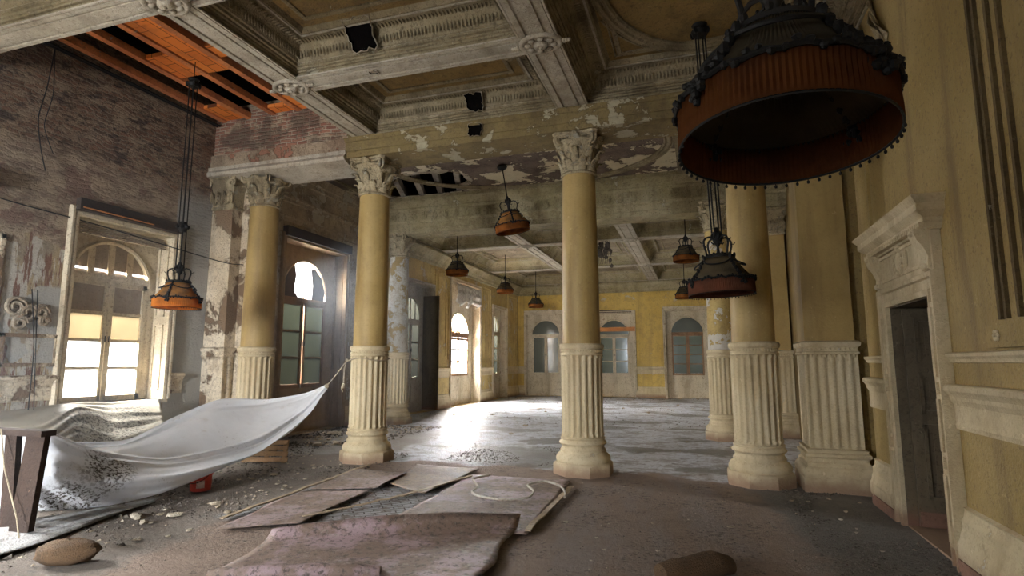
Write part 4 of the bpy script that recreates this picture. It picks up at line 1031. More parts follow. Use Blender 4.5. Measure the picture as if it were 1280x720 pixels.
obj('fanlight_board', MB().plate([(-.80, 3.12), (-.80, 3.3), (-.70, 3.66), (-.38, 3.96), (-.30, 3.7), (-.36, 3.3), (-.2, 3.16)], .345, .36).plate([(.30, 3.15), (.78, 3.15), (.80, 3.4), (.66, 3.72), (.40, 3.93), (.24, 3.9), (.33, 3.5)], .345, .36), 'box_dark', w2)
w3 = window(4, (XL, 17.05, 0), RL, 1.9, 4.2, 1.05, 3.0, 3.75, 'far left window with a dark opened shutter leaf', frame='casing_grey', sashm='casing_grey', fan='glass_grey', panes=('glass_grey', 'glass_grey', 'glass_grey'), inset=.30, wi=1.3)
obj('opened_shutter_leaf', MB().box(.86, .92, -.30, .29, .05, 3.9).box(.84, .86, -.24, .22, .3, 1.0).box(.84, .86, -.24, .22, 1.2, 3.6), 'door_wood', w3)
w4 = window(5, (XL, 21.05, 0), RL, 2.9, 4.7, 1.1, 2.75, 3.55, 'far left window flooded with white daylight under a festoon curtain', frame='casing', sashm='sash_brown', fan='glass', panes=('glass', 'glass', 'glass'), inset=.32, wi=2.0, fan_spokes=True)
w5 = window(6, (XL, 25.1, 0), RL, 1.8, 4.1, 1.05, 3.0, 3.75, 'last left window before the back corner', frame='casing', sashm='casing', fan='glass_grey', panes=('glass_grey', 'glass_grey', 'glass_grey'), inset=.28, wi=1.2)
b6 = window(7, (-7.35, YB, 0), 0, 1.92, 4.05, 1.04, 2.99, 3.72, 'left window of the back wall with grey panes', frame='casing', sashm='casing', fan='glass_grey', panes=('glass_grey',), inset=.2, wi=1.42, fan_bars=0)
b7 = window(8, (-3.93, YB, 0), 0, 1.92, 4.0, 1.04, 2.94, 3.66, 'middle window of the back wall crossed by an orange plank', frame='casing', sashm='casing', fan='glass_grey', panes=('glass_green', 'glass_green', 'glass_green'), inset=.2, wi=1.42, fan_bars=0)
obj('blind_box', MB().box(-.9, .9, -.06, .02, 4.02, 4.16), 'box_dark', b7)
b8 = window(9, (-.51, YB, 0), 0, 1.92, 4.05, 1.04, 2.99, 3.72, 'right window of the back wall with four brown glazing bars', frame='casing', sashm='sash_brown', fan='glass_grey', panes=('glass_green', 'glass_green', 'glass_green', 'glass_green'), inset=.2, wi=1.42, fan_bars=0)
for b_ in (b6, b8): obj('window_cornice', MB().box(-1.06, 1.06, -.12, .02, 4.18, 4.24).box(-1.02, 1.02, -.07, .02, 4.10, 4.18), 'casing', b_)
for x in (-6.0, -2.8, .4):
    window({-6.0: 14, -2.8: 15, .4: 16}[x], (x, -4.0, 0), PI, 1.6, 3.9, .9, 2.9, 3.6, 'assumed window behind the viewpoint, added for fill light', wi=1.3, apron=False, fan='glass', inset=.2)
# orange plank nailed across the middle back window
tag(obj('plank', MB().box(-4.95, -2.88, 27.90, 27.97, 3.12, 3.32), 'orange_plank'), 'orange plank nailed across the middle back window', 'plank')

# ------------------------------------------------------------------ doorway on the right
d1 = empty('door_1', (XR, 6.28, 0), -PI / 2); struct(d1, 'open doorway with corniced cream surround in the right wall', 'door')
# local: x right as seen from the room (towards -Y), y out of the room
obj('casing', casing(1.16, 2.17, .20, -.07, .02), 'cream', d1)
jp = MB()
for s in (-1, 1):
    x = s * .68
    for a, b in ((.15, .75), (.85, 1.35), (1.45, 2.1)): jp.box(x - .045, x + .045, -.085, -.06, a, b).box(x - .025, x + .025, -.10, -.08, a + .04, b - .04)
obj('jamb_panels', jp, 'cream', d1)
obj('frieze_panel', MB().box(-.78, .78, -.07, .02, 2.37, 2.74).box(-.62, .62, -.085, -.07, 2.42, 2.45).box(-.62, .62, -.085, -.07, 2.66, 2.69), 'cream', d1)
ct = MB()
for k in range(13): t = -PI / 2 + 2 * PI * k / 12; ct.blob((.10 * math.cos(t), -.085, 2.555 + .12 * math.sin(t)), .025, .018, .025, 7, 4)
ct.blob((0, -.08, 2.555), .075, .03, .10, 12, 6)
for s in (-1, 1): ct.blob((s * .16, -.085, 2.56), .015, .012, .11, 6, 5).blob((s * .2, -.08, 2.56), .012, .012, .09, 6, 5)
ct.blob((0, -.09, 2.69), .06, .02, .025, 8, 4)
obj('cartouche', ct, 'cream', d1)
cn = MB()
for s in (-1, 1):
    x = s * .68; pr = [(-.07, 2.36), (-.10, 2.38), (-.09, 2.48), (-.12, 2.56), (-.16, 2.62), (-.18, 2.68), (-.18, 2.72)]
    cn.grid([[(x - .07, y, z) for y, z in pr] + [(x - .07, 0, 2.72), (x - .07, 0, 2.36)], [(x + .07, y, z) for y, z in pr] + [(x + .07, 0, 2.72), (x + .07, 0, 2.36)]], True, True, True)
    cn.blob((x, -.17, 2.69), .06, .03, .03, 8, 5).blob((x, -.105, 2.4), .05, .025, .03, 8, 5)
obj('console_bracket', cn, 'cream', d1)
cp = MB().stack([(-.82, 0.0), (-.82, -.10), (.82, -.10), (.82, 0.0)][::1], [(.0, 2.70), (.02, 2.73), (.02, 2.745), (.04, 2.76), (.04, 2.79), (.09, 2.83), (.10, 2.84), (.10, 2.90), (.125, 2.93), (.14, 2.95), (.14, 2.965)])
for k in range(34): x = -.82 + 1.64 * k / 33; cp.box(x - .014, x + .014, -.165, -.10, 2.715, 2.755)
obj('cornice', cp, 'cream', d1)
obj('cornice_back_ledge', MB().plate([(-.75, 2.96), (.60, 2.96), (.60, 3.05), (.1, 3.05), (-.2, 3.0), (-.75, 2.99)], -.10, .0), 'cream', d1)
# leaf swung into the passage, hinged at the far jamb
lf = MB().box(0, .05, .0, .62, .02, 2.14)
for z0, z1 in ((.28, 1.0), (1.10, 1.50), (1.60, 2.05)):
    for a, b, c, d in ((.09, .53, z0, z0 + .035), (.09, .53, z1 - .035, z1), (.09, .125, z0, z1), (.495, .53, z0, z1)): lf.box(.05, .072, a, b, c, d)
    lf.box(.05, .06, .17, .45, z0 + .09, z1 - .09)
leaf_ = obj('door_leaf', lf, 'door_wood', d1); leaf_.location = (-.56, .06, 0); leaf_.rotation_euler = (0, 0, math.radians(-7))
obj('kick_board', MB().box(.05, .058, .01, .61, .02, .16), 'red_base', leaf_)
obj('threshold', MB().box(-.58, .58, -.03, .3, -.03, .012), 'cream', d1)
ln = MB().box(-.62, -.57, -.03, .25, 0, 2.2).box(.57, .62, -.03, .25, 0, 2.2).box(-.6, .6, -.03, .25, 2.16, 2.22)
obj('jamb_lining', ln, 'door_wood', d1)
# dark passage beyond
pa = MB(); x0, x1, y0, y1 = XR + .25, 4.4, 4.2, 8.4
pa.quad((x0, y0, 0.01), (x1, y0, 0.01), (x1, y1, 0.01), (x0, y1, 0.01)); pa.quad((x0, y0, 3), (x1, y0, 3), (x1, y1, 3), (x0, y1, 3)); pa.quad((x1, y0, 0), (x1, y1, 0), (x1, y1, 3), (x1, y0, 3)); pa.quad((x0, y0, 0), (x1, y0, 0), (x1, y0, 3), (x0, y0, 3)); pa.quad((x0, y1, 0), (x1, y1, 0), (x1, y1, 3), (x0, y1, 3))
struct(obj('wall_passage', pa, 'door_wood'), 'dim passage beyond the doorway', 'wall')

# ------------------------------------------------------------------ pendant lamps
def pleat(prof, n=120, amp=.004):
    seg = n * 2; rows = []
    for r, z in prof: rows.append([((r + (amp if k % 2 else -amp)) * math.cos(2 * PI * k / seg), (r + (amp if k % 2 else -amp)) * math.sin(2 * PI * k / seg), z) for k in range(seg)])
    return MB().grid(rows, True)
def make_lamp(name, cone, detail=True, R=.38):
    root = empty(name)
    n = 120 if detail else 48
    sk = obj('shade_skirt', pleat([(R, 0), (R, .05), (R - .003, .11), (R, .165)], n, .003), 'silk_orange', root, 60, .003)
    sh = obj('shade', pleat([(R - .005, .165), (R - .07, .235), (R - .13, .31), (R - .175, .385), (.18, .44)], n, .003), cone, root, 60, .003)
    bd = MB()
    bd.tube([(R * math.cos(2 * PI * k / 48), R * math.sin(2 * PI * k / 48), -.002) for k in range(49)], .005, 6)
    if detail:
        for k in range(56):
            t = 2 * PI * k / 56
            if math.sin(t + .3) < -.35: continue
            bd.tube([(R * math.cos(t), R * math.sin(t), 0), (R * math.cos(t), R * math.sin(t), -.012)], .002, 4).blob((R * math.cos(t), R * math.sin(t), -.018), .007, .007, .008, 6, 4)
        tag_ = 'bead_fringe'
    else: tag_ = 'rim_cord'
    obj(tag_, bd, 'metal', root)
    ga = MB(); r_ = random.Random(4)
    ga.tube([((R + .008) * math.cos(2 * PI * k / 60), (R + .008) * math.sin(2 * PI * k / 60), .165 + .006 * math.sin(k * 2.1)) for k in range(61)], .011, 6)
    for k in range(64 if detail else 24):
        t = 2 * PI * k / (64 if detail else 24); ga.blob(((R + .012) * math.cos(t), (R + .012) * math.sin(t), .168 + .018 * math.sin(k * 1.7)), .016, .016, .014, 6, 4, .5)
    for k in range(4):
        t = k * PI / 2 + .4
        for q in range(14 if detail else 5): ga.blob(((R + .014) * math.cos(t + (r_.random() - .5) * .22), (R + .014) * math.sin(t + (r_.random() - .5) * .22), .165 - .075 * r_.random()), .016, .016, .018, 6, 4, .5)
        for q in range(7): # leafy ribs climbing the shade
            f = q / 6; rr = (R - .005) * (1 - f) + .19 * f + .015; ga.blob((rr * math.cos(t), rr * math.sin(t), .165 + .27 * f + .02 * math.sin(f * PI) * -1), .022, .022, .028, 6, 4, .4)
        # swags between ribs
        pts = []
        for q in range(11):
            f = q / 10; tt = t + f * PI / 2; zz = .40 - .07 * math.sin(PI * f); rr = .20 + .085 * math.sin(PI * f) + .012; pts.append((rr * math.cos(tt), rr * math.sin(tt), zz))
        ga.tube(pts, .010, 6)
    obj('garland_trim', ga, 'metal', root)
    tr_ = MB().lathe([(.175, .43), (.19, .435), (.192, .455), (.178, .465), (.15, .47), (.145, .485), (.10, .49)], 32)
    for k in range(12): t = 2 * PI * k / 12; tr_.blob((.185 * math.cos(t), .185 * math.sin(t), .47), .018, .018, .022, 6, 4)
    obj('crown_ring', tr_, 'metal', root)
    for k in range(4):
        t = k * PI / 2 + .4; ux, uy = math.cos(t), math.sin(t)
        pl = [(.165, .47), (.175, .53), (.195, .59), (.195, .645), (.165, .685), (.115, .70), (.07, .685), (.045, .655), (.05, .625), (.075, .62), (.085, .638)]
        obj('scroll_handle', MB().tube([(ux * a, uy * a, z) for a, z in pl], [.012] * 6 + [.010] * 2 + [.008] * 3, 6).tube([(ux * .195, uy * .195, .62), (ux * .235, uy * .235, .622), (ux * .25, uy * .25, .645)], .006, 5), 'metal', root)
    hb = MB().lathe([(.0, .48), (.03, .49), (.02, .52), (.015, .58), (.03, .61), (.055, .65), (.065, .69), (.05, .73), (.065, .75), (.03, .78), (.02, .82), (.0, .83)], 12)
    for k in range(8): t = k * PI / 4; hb.blob((.06 * math.cos(t), .06 * math.sin(t), .71), .02, .02, .035, 6, 4, .4)
    obj('hub', hb, 'metal', root)
    bl = MB()
    for k in range(3): t = 2 * PI * k / 3; bl.tube([(0, 0, .46), (.12 * math.cos(t), .12 * math.sin(t), .40), (.13 * math.cos(t), .13 * math.sin(t), .30)], .008, 6)
    bl.lathe([(.02, .46), (.02, .2), (.0, .19)], 8)
    obj('bulb_holder', bl, 'metal', root)
    return root
def hang(lamp, h_top, n=4, weight=None, pulley=True, spread=.062, rose=True):
    z0 = .70 if n > 1 else .82
    for k in range(n):
        t = k * PI / 2 + .9; s = spread if n > 1 else 0
        obj('hanging_rod', MB().tube([(s * math.cos(t), s * math.sin(t), z0), (s * math.cos(t), s * math.sin(t), h_top)], .0095 if n > 1 else .014, 6), 'metal', lamp)
    if weight:
        w_ = MB().lathe([(.0, weight - .10), (.05, weight - .09), (.085, weight - .03), (.06, weight + .0), (.08, weight + .03), (.05, weight + .09), (.0, weight + .10)], 12)
        for k in range(6): t = k * PI / 3; w_.blob((.085 * math.cos(t), .085 * math.sin(t), weight), .03, .03, .04, 6, 4, .5)
        obj('counterweight', w_, 'metal', lamp)
    if pulley:
        p_ = MB().lathe([(.0, h_top - .04), (.09, h_top - .02), (.11, h_top + .04), (.07, h_top + .08), (.10, h_top + .12), (.03, h_top + .15), (.0, h_top + .16)], 12)
        for k in range(4): t = k * PI / 2 + .9; p_.grid([[(.1 * math.cos(t) + .03 * math.cos(a), .1 * math.sin(t) + dy, h_top + .02 + .05 * math.sin(a)) for a in [2 * PI * q / 10 for q in range(10)]] for dy in (-.012, .012)], True, True, True)
        obj('pulley_block', p_, 'metal', lamp)
    return lamp
lampA = make_lamp('pendant_lamp', 'silk_olive')
GRP = 'pleated silk pendant lamps'
lampB = copy_tree(lampA); lampC = copy_tree(lampA)
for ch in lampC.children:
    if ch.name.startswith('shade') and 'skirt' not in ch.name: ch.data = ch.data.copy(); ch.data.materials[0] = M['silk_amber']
for lp, kind, mt in ((lampA, 'skirt', 'silk_dark'), (lampA, 'cone', 'silk_grey'), (lampB, 'skirt', 'silk_brown'), (lampC, 'skirt', 'silk_lit')):
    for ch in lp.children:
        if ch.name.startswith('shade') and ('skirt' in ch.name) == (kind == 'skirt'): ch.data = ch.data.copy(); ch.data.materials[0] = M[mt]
hang(lampA, 3.52, 4, None, False); lampA.location = (.335, 2.30, 2.42); lampA.rotation_euler = (math.radians(-5), math.radians(2), .3)
tag(lampA, 'huge dark lamp with orange fringed skirt hanging nearest, top right', 'pendant lamp', GRP)
hang(lampB, 3.36, 4, 2.0, True); lampB.location = (.285, 7.3, 2.42); lampB.rotation_euler = (0, math.radians(-2), .2)
tag(lampB, 'olive lamp with scroll handles hanging before the right-hand column', 'pendant lamp', GRP)
hang(lampC, 4.10, 4, 1.45, True); lampC.location = (-7.27, 6.46, 2.40); lampC.scale = (.84, .84, .84)
obj('ceiling_cord', MB().tube([(0, 0, 4.2), (0, 0, 4.62)], .008, 5), 'metal', lampC)
tag(lampC, 'amber lamp on long rods under the collapsed orange ceiling by left window', 'pendant lamp', GRP)
lampD = make_lamp('pendant_lamp', 'silk_amber', False)
hang(lampD, 1.50, 1, None, False); lampD.location = (-3.87, 12.0, 4.52); lampD.rotation_euler = (math.radians(6), math.radians(-8), 0)
obj('ceiling_rose', MB().lathe([(.02, 1.42), (.10, 1.46), (.12, 1.50), (.10, 1.53)], 12), 'metal', lampD)
tag(lampD, 'tilted lamp hanging high from the mauve ceiling beside the torn hole', 'pendant lamp', GRP)
lampE = make_lamp('pendant_lamp', 'silk_olive', False)
for x, y, z, s, lab in ((-7.35, 16.9, 4.42, .92, 'lamp hanging above the far left windows, nearest of those there'), (-7.3, 21.6, 4.38, .86, 'small lamp in front of the grey festoon curtain window corner'),
                        (-7.0, 25.1, 4.12, .88, 'smallest lamp, hanging before the left window of the back wall'), (-.26, 17.5, 4.58, .98, 'lamp high in the far bay just left of the olive lamp'), (-.46, 23.4, 4.12, .95, 'lamp half hidden behind the olive lamp near the back wall')):
    c = copy_tree(lampE)
    hang(c, (5.97 - z) / s, 1, None, False)
    c.location = (x, y, z); c.scale = (s, s, s); tag(c, lab, 'pendant lamp', GRP)
for ch in list(lampE.children): bpy.data.objects.remove(ch)
bpy.data.objects.remove(lampE)

# ------------------------------------------------------------------ tarpaulins, trestle, bucket, pallet
def spline_row(pts, n, k=.72):
    """cardinal-spline resampling of a polyline to n points"""
    P = [Vector(p) for p in pts]; P = [P[0] * 2 - P[1]] + P + [P[-1] * 2 - P[-2]]; out = []; segs = len(P) - 3
    for q in range(n):
        t = q / (n - 1) * segs; i = min(int(t), segs - 1); f = t - i
        a, b, c, d = P[i], P[i + 1], P[i + 2], P[i + 3]
        m1, m2 = (c - a) * .5 * k, (d - b) * .5 * k
        out.append(b * (2 * f ** 3 - 3 * f ** 2 + 1) + m1 * (f ** 3 - 2 * f ** 2 + f) + c * (3 * f ** 2 - 2 * f ** 3) + m2 * (f ** 3 - f ** 2))
    return out
def cloth(rows, nu, nv, wr=.012, seed=0, along=True):
    R = [spline_row(r, nu) for r in rows]
    cols = [spline_row([R[j][i] for j in range(len(R))], nv) for i in range(nu)]
    g = []
    for j in range(nv):
        row = []
        for i in range(nu):
            p = cols[i][j]; u = i / (nu - 1); v = j / (nv - 1)
            fold = (1 - 2 * abs(math.sin(v * 21 + 2.5 * mnoise.noise(Vector((u * 2.2, v * 2, seed)))))) * .8 * (.4 + .6 * abs(mnoise.noise(Vector((u * 2, v * 4, seed + 9))))) + mnoise.noise(Vector((u * 4, v * 20, seed + 3)))
            k = wr * fold * (.3 + .7 * (1 - u) if along else 1)
            row.append((p.x + k, p.y - k, p.z + k * .8))
        g.append(row)
    return MB().grid(g)
R0 = [(-7.65, 5.0, .64), (-7.38, 5.9, .58), (-7.52, 6.7, .76), (-7.48, 7.6, 1.01), (-6.96, 8.1, 1.0), (-6.4, 8.3, 1.09), (-5.99, 8.35, 1.24)]
R1 = [(-7.55, 4.7, .66), (-7.35, 5.7, .50), (-7.40, 6.5, .62), (-7.30, 7.2, .80), (-6.92, 7.9, .86), (-6.39, 8.25, 1.01), (-5.99, 8.35, 1.225)]
RV = [(-7.5, 4.3, .78), (-6.85, 4.9, .55), (-6.80, 5.5, .38), (-6.70, 6.2, .34), (-6.45, 7.1, .47), (-6.25, 7.95, .79), (-5.99, 8.35, 1.215)]
R2 = [(-7.4, 3.98, .95), (-6.42, 4.25, .91), (-6.45, 4.8, .66), (-6.37, 5.7, .43), (-6.1, 6.9, .545), (-6.15, 7.9, .82), (-5.99, 8.35, 1.21)]
R3 = [(-7.38, 3.96, .90), (-6.38, 4.22, .86), (-6.32, 4.7, .61), (-6.17, 5.6, .385), (-6.0, 6.8, .455), (-6.1, 7.9, .78), (-5.99, 8.35, 1.20)]
R4 = [(-7.3, 4.1, .50), (-6.26, 4.18, .54), (-5.99, 4.55, .39), (-5.86, 5.4, .30), (-5.82, 6.6, .375), (-5.92, 7.8, .78), (-5.99, 8.35, 1.18)]
R5 = [(-7.3, 4.3, .10), (-6.55, 4.30, .10), (-6.2, 4.75, .07), (-5.91, 5.3, .135), (-5.95, 6.3, .275), (-5.97, 7.5, .57), (-5.97, 8.35, 1.17)]
tp = obj('tarpaulin', cloth([R0, R1, RV, R2, R3, R4, R5], 90, 140, .024, 1), 'tarp', None, 180, .004)
tag(tp, 'white dirt-speckled tarpaulin slung like a hammock to the roped column', 'tarpaulin')
T0 = [(-8.66, 4.4, 1.02), (-8.66, 5.3, .98), (-8.66, 6.05, 1.02), (-8.66, 6.7, 1.0), (-8.50, 7.35, 1.0)]
T1 = [(-8.2, 4.4, .86), (-8.0, 5.2, .80), (-8.25, 5.85, .98), (-8.25, 6.4, .86), (-8.0, 7.0, .80)]
T2 = [(-7.8, 4.4, .72), (-7.6, 5.0, .62), (-7.85, 5.6, .70), (-7.70, 6.0, .52), (-7.62, 6.7, .66)]
T3 = [(-7.4, 4.4, .60), (-7.2, 4.9, .52), (-7.5, 5.45, .42), (-7.35, 5.8, .36), (-7.5, 6.6, .5)]
t2 = obj('tarpaulin', cloth([T0, T1, T2, T3], 64, 40, .022, 8, False), 'tarp_dirty', None, 180, .004)
tag(t2, 'grimy creased tarpaulin draped below the blazing left window', 'tarpaulin')
tm = MB().xform(lambda v: v)
tr0 = empty('trestle', (-6.1, 3.92, 0)); tag(tr0, 'dark plank trestle holding up the tarpaulin at the left edge', 'trestle')
def plank(a, b, wv, th, ext=None):
    a, b, wv = Vector(a), Vector(b), Vector(wv); t = (b - a).normalized(); n_ = t.cross(wv).normalized() * th
    m = MB(); pts = [a - wv, a + wv, b + wv, b - wv]
    i = 0; m.v = [tuple(p - n_) for p in pts] + [tuple(p + n_) for p in pts]
    m.f = [(0, 3, 2, 1), (4, 5, 6, 7), (0, 1, 5, 4), (1, 2, 6, 5), (2, 3, 7, 6), (3, 0, 4, 7)]
    return m
obj('leg', plank((.08, -.05, 0), (-.01, .08, .92), (.105, .015, 0), .03), 'dark_wood', tr0)
obj('leg', plank((-.20, .02, 0), (-.36, .08, .92), (.065, .01, 0), .03), 'dark_wood', tr0)
obj('leg', plank((-1.1, .02, 0), (-1.0, .08, .92), (.09, .01, 0), .03), 'dark_wood', tr0)
obj('top_rail', MB().box(-1.3, .11, .02, .16, .90, .955), 'dark_wood', tr0)
obj('tie_cord', MB().tube([(-.42, .0, .96), (-.22, -.06, .62), (.12, -.12, .2), (.25, -.16, .02)], .007, 5), 'rope', tr0)
# rope from tarpaulin to column, with a knot and a loose tail
rp = MB().tube([(-5.99, 8.34, 1.21), (-5.82, 8.36, 1.40), (-5.70, 8.40, 1.58), (-5.66, 8.45, 1.64)], .010, 6)
rp.tube([(-5.37 + .335 * math.cos(t), 8.66 + .335 * math.sin(t), 1.66 + .02 * math.sin(3 * t)) for t in [2 * PI * k / 32 for k in range(33)]], .011, 6)
rp.tube([(-5.68, 8.45, 1.64), (-5.70, 8.42, 1.5), (-5.69, 8.40, 1.30), (-5.72, 8.38, 1.18), (-5.70, 8.4, 1.12)], .009, 6).blob((-5.70, 8.40, 1.22), .03, .03, .04, 7, 5, .4).blob((-5.67, 8.45, 1.65), .03, .03, .03, 7, 5, .4).blob((-5.985, 8.345, 1.215), .04, .04, .035, 8, 5, .3)
tag(obj('rope', rp, 'rope'), 'pale rope knotted round the fluted column holding the tarpaulin', 'rope')
fs = [[(-6.95, 4.0, .03), (-6.4, 4.3, .05), (-6.2, 4.8, .05), (-6.12, 5.41, .03)], [(-6.6, 3.6, .04), (-6.15, 4.1, .07), (-6.0, 4.6, .05), (-6.05, 5.3, .03)], [(-6.2, 3.2, .03), (-5.9, 3.75, .05), (-5.85, 4.4, .05), (-6.0, 5.2, .025)], [(-5.6, 2.9, .025), (-5.58, 3.7, .03), (-5.80, 4.4, .03), (-6.02, 5.1, .025)]]
tag(obj('dust_sheet', cloth(fs, 30, 24, .012, 21, False), 'sheet_grey', None, 180, .004), 'grey dust sheet lying on the floor under the trestle', 'dust sheet')
bk = empty('bucket', (-6.08, 5.95, 0)); tag(bk, 'small red plastic bucket with faded label under the tarpaulin', 'bucket')
obj('body', MB().lathe([(.10, .0), (.12, .01), (.128, .19), (.138, .195), (.138, .215), (.126, .22), (.12, .20), (.10, .02)], 24), 'red_plastic', bk)
lb_ = MB(); lb_.grid([[(.129 * math.cos(t), .129 * math.sin(t), z) for t in [-1.15 + k * .08 for k in range(10)]] for z in (.05, .14)])
obj('label_sticker', lb_, 'label', bk, solid=.004)
obj('handle', MB().tube([(.138 * math.cos(t), .03 + .12 * math.sin(t) - .05, .20 - .09 * abs(math.sin(t))) for t in [PI + PI * k / 12 for k in range(13)]], .005, 5), 'metal', bk)
pa_ = empty('pallet', (-7.15, 7.75, 0), math.radians(14)); tag(pa_, 'small wooden pallet leaning by the leftmost column foot', 'pallet')
for k in range(4): obj('board', MB().box(-.02 * k, .78 - .02 * k, 0, .02, .02 + .085 * k, .085 + .085 * k).xform(lambda v: Vector((v.x, v.y + v.z * .45, v.z))), 'pallet', pa_)
for x in (.03, .38, .68): obj('bearer', MB().box(x, x + .06, .025, .07, .0, .34).xform(lambda v: Vector((v.x - .09 * v.z, v.y + v.z * .45, v.z))), 'pallet', pa_)
sk = MB().blob((0, 0, .08), .24, .13, .10, 18, 10, .14)
s1 = obj('sandbag', sk, 'sack'); s1.location = (-4.95, 3.55, 0); s1.rotation_euler = (0, 0, .5); tag(s1, 'brown lumpy sandbag in the bottom left corner', 'sandbag')

# ------------------------------------------------------------------ linoleum, strips, cable, curtain
def sheet(name, pts, mat, label, z=.012, curl=None, n=28, lump=.006, cat='linoleum'):
    """quad sheet given by four corners, slightly buckled; curl lifts one edge: (edge, height, width)"""
    a, b, c, d = [Vector((*p, 0)) for p in pts]; g = []
    for j in range(n + 1):
        row = []
        for i in range(n + 1):
            u, v = i / n, j / n
            p = (a * (1 - u) + b * u) * (1 - v) + (d * (1 - u) + c * u) * v
            q = .05 * mnoise.noise(p * 1.9 + Vector((3, 1, len(label)))); e = min(u, 1 - u, v, 1 - v)
            p = p + Vector((q, q, 0)) * (1 if e < .02 else .3)
            h = z + .012 + lump * (1 + mnoise.noise(p * 3.1)) + .004 * mnoise.noise(p * 9)
            if curl:
                ed, hh, ww = curl; t = {'v1': 1 - v, 'v0': v, 'u0': u, 'u1': 1 - u}[ed]
                if t < ww:
                    f = 1 - t / ww; along = u if ed[0] == 'v' else v
                    h += hh * f * f * (.55 + .45 * math.sin(along * PI)); 
            row.append((p.x, p.y, h))
        g.append(row)
    o = obj(name, MB().grid(g), mat, None, 180, .006); return tag(o, label, cat)
sheet('linoleum_sheet', [(-3.45, 3.3), (-1.5, 2.9), (-1.75, 5.75), (-3.75, 4.55)], 'lino', 'large mauve linoleum sheet in the foreground with its far edge curled up', .012, ('v1', .13, .14))
sheet('linoleum_sheet', [(-3.05, 5.2), (-1.60, 5.35), (-1.75, 7.95), (-3.15, 7.85)], 'lino', 'brown-mauve linoleum under the white cable in front of the middle column', .003)
sheet('linoleum_sheet', [(-4.45, 4.6), (-3.85, 5.0), (-4.0, 6.5), (-4.78, 6.2)], 'lino_b', 'faded pink linoleum strip along the gravel edge, nearer piece', .010)
sheet('linoleum_sheet', [(-4.72, 6.35), (-3.95, 6.6), (-4.05, 7.6), (-4.95, 7.75)], 'lino_b', 'faded pink linoleum piece just in front of the roped column', .014, ('u1', .03, .1))
sheet('linoleum_sheet', [(-3.95, 6.95), (-3.25, 6.55), (-3.2, 8.3), (-4.3, 8.35)], 'lino_c', 'tan linoleum piece between the roped and middle columns', .012)
def roll(loc, rz, L, r, label, mat='lino'):
    m = MB(); rows = []
    for i in range(25):
        x = -L / 2 + L * i / 24; rr = r * (1 + .12 * mnoise.noise(Vector((x * 4, loc[0], 0)))) * (1 - .5 * max(0, abs(i - 12) / 12 - .6))
        rows.append([(x, rr * 1.25 * math.cos(t), max(0.0, rr + rr * math.sin(t))) for t in [2 * PI * k / 16 for k in range(16)]])
    m.grid(rows, True, True, True)
    o = obj('linoleum_roll', m, mat); o.location = loc; o.rotation_euler = (0, 0, rz); return tag(o, label, 'linoleum roll')
roll((-2.93, 3.80, .0), math.radians(22), 1.25, .055, 'rolled-up dark linoleum at the bottom edge left of centre')
roll((-.09, 4.74, .0), math.radians(38), .62, .085, 'short brown roll lying at the bottom edge right of centre', 'sack')
def strip(a, b, wd, label):
    a, b = Vector((*a, 0)), Vector((*b, 0)); d = (b - a).normalized(); n_ = Vector((-d.y, d.x, 0)) * wd / 2; g = []
    for k in range(21):
        p = a.lerp(b, k / 20) + n_ * .6 * mnoise.noise(Vector((k * .4, a.x, 0))); h = .036 + .012 * mnoise.noise(Vector((k * .5, a.y, 2)))
        g.append([tuple(p - n_ + Vector((0, 0, h - .012))), tuple(p - n_ + Vector((0, 0, h))), tuple(p + n_ + Vector((0, 0, h))), tuple(p + n_ + Vector((0, 0, h - .012)))])
    return tag(obj('floor_strip', MB().grid(g, True, True, True), 'strip'), label, 'edging strip')
strip((-4.70, 4.9), (-4.98, 8.15), .05, 'long pale edging strip running from the roped column along the gravel')
strip((-3.12, 7.75), (-3.46, 6.35), .06, 'pale edging strip lying left of the middle column')
strip((-1.63, 7.5), (-1.62, 5.45), .06, 'pale edging strip running toward the foot of the middle column')
strip((-3.46, 6.35), (-3.95, 5.2), .035, 'thin dark-edged strip beside the bare parquet')
cb = [(-2.84, 7.75, .045), (-2.95, 7.4, .05), (-2.72, 7.0, .05), (-2.68, 6.7, .05), (-2.52, 6.5, .05), (-2.2, 6.42, .05), (-1.95, 6.6, .05), (-1.98, 6.95, .05), (-2.14, 7.25, .055), (-2.0, 7.55, .05), (-1.75, 7.35, .05), (-1.6, 7.0, .05), (-1.55, 6.75, .05)]
cb = [(x, y, z + .012) for x, y, z in cb]
tag(obj('cable', MB().tube(spline_row(cb, 80), .014, 6), 'white_cable'), 'loose white cable coiled on the floor before the middle column', 'cable')
# festoon curtain
g = []
for j in range(25):
    v = j / 24; row = []
    for i in range(81):
        u = i / 80; y = 19.85 + 2.5 * u
        sw = abs(math.sin(u * PI * 3)); zb = 4.62 - v * (.50 + .36 * sw - (.12 if u > .5 else 0) + .25 * max(0, u - .75) * 4 * .6)
        x = XL + .10 + .06 * math.sin(u * 46 + v * 2) * (.5 + v) + .10 * math.sin(v * PI) * sw
        row.append((x + .03 * math.sin(v * 16) * sw, y, zb))
    g.append(row)
tag(obj('festoon_curtain', MB().grid(g), 'curtain', None, 180, .006), 'torn grey festoon curtain over the sunlit far left window', 'curtain')
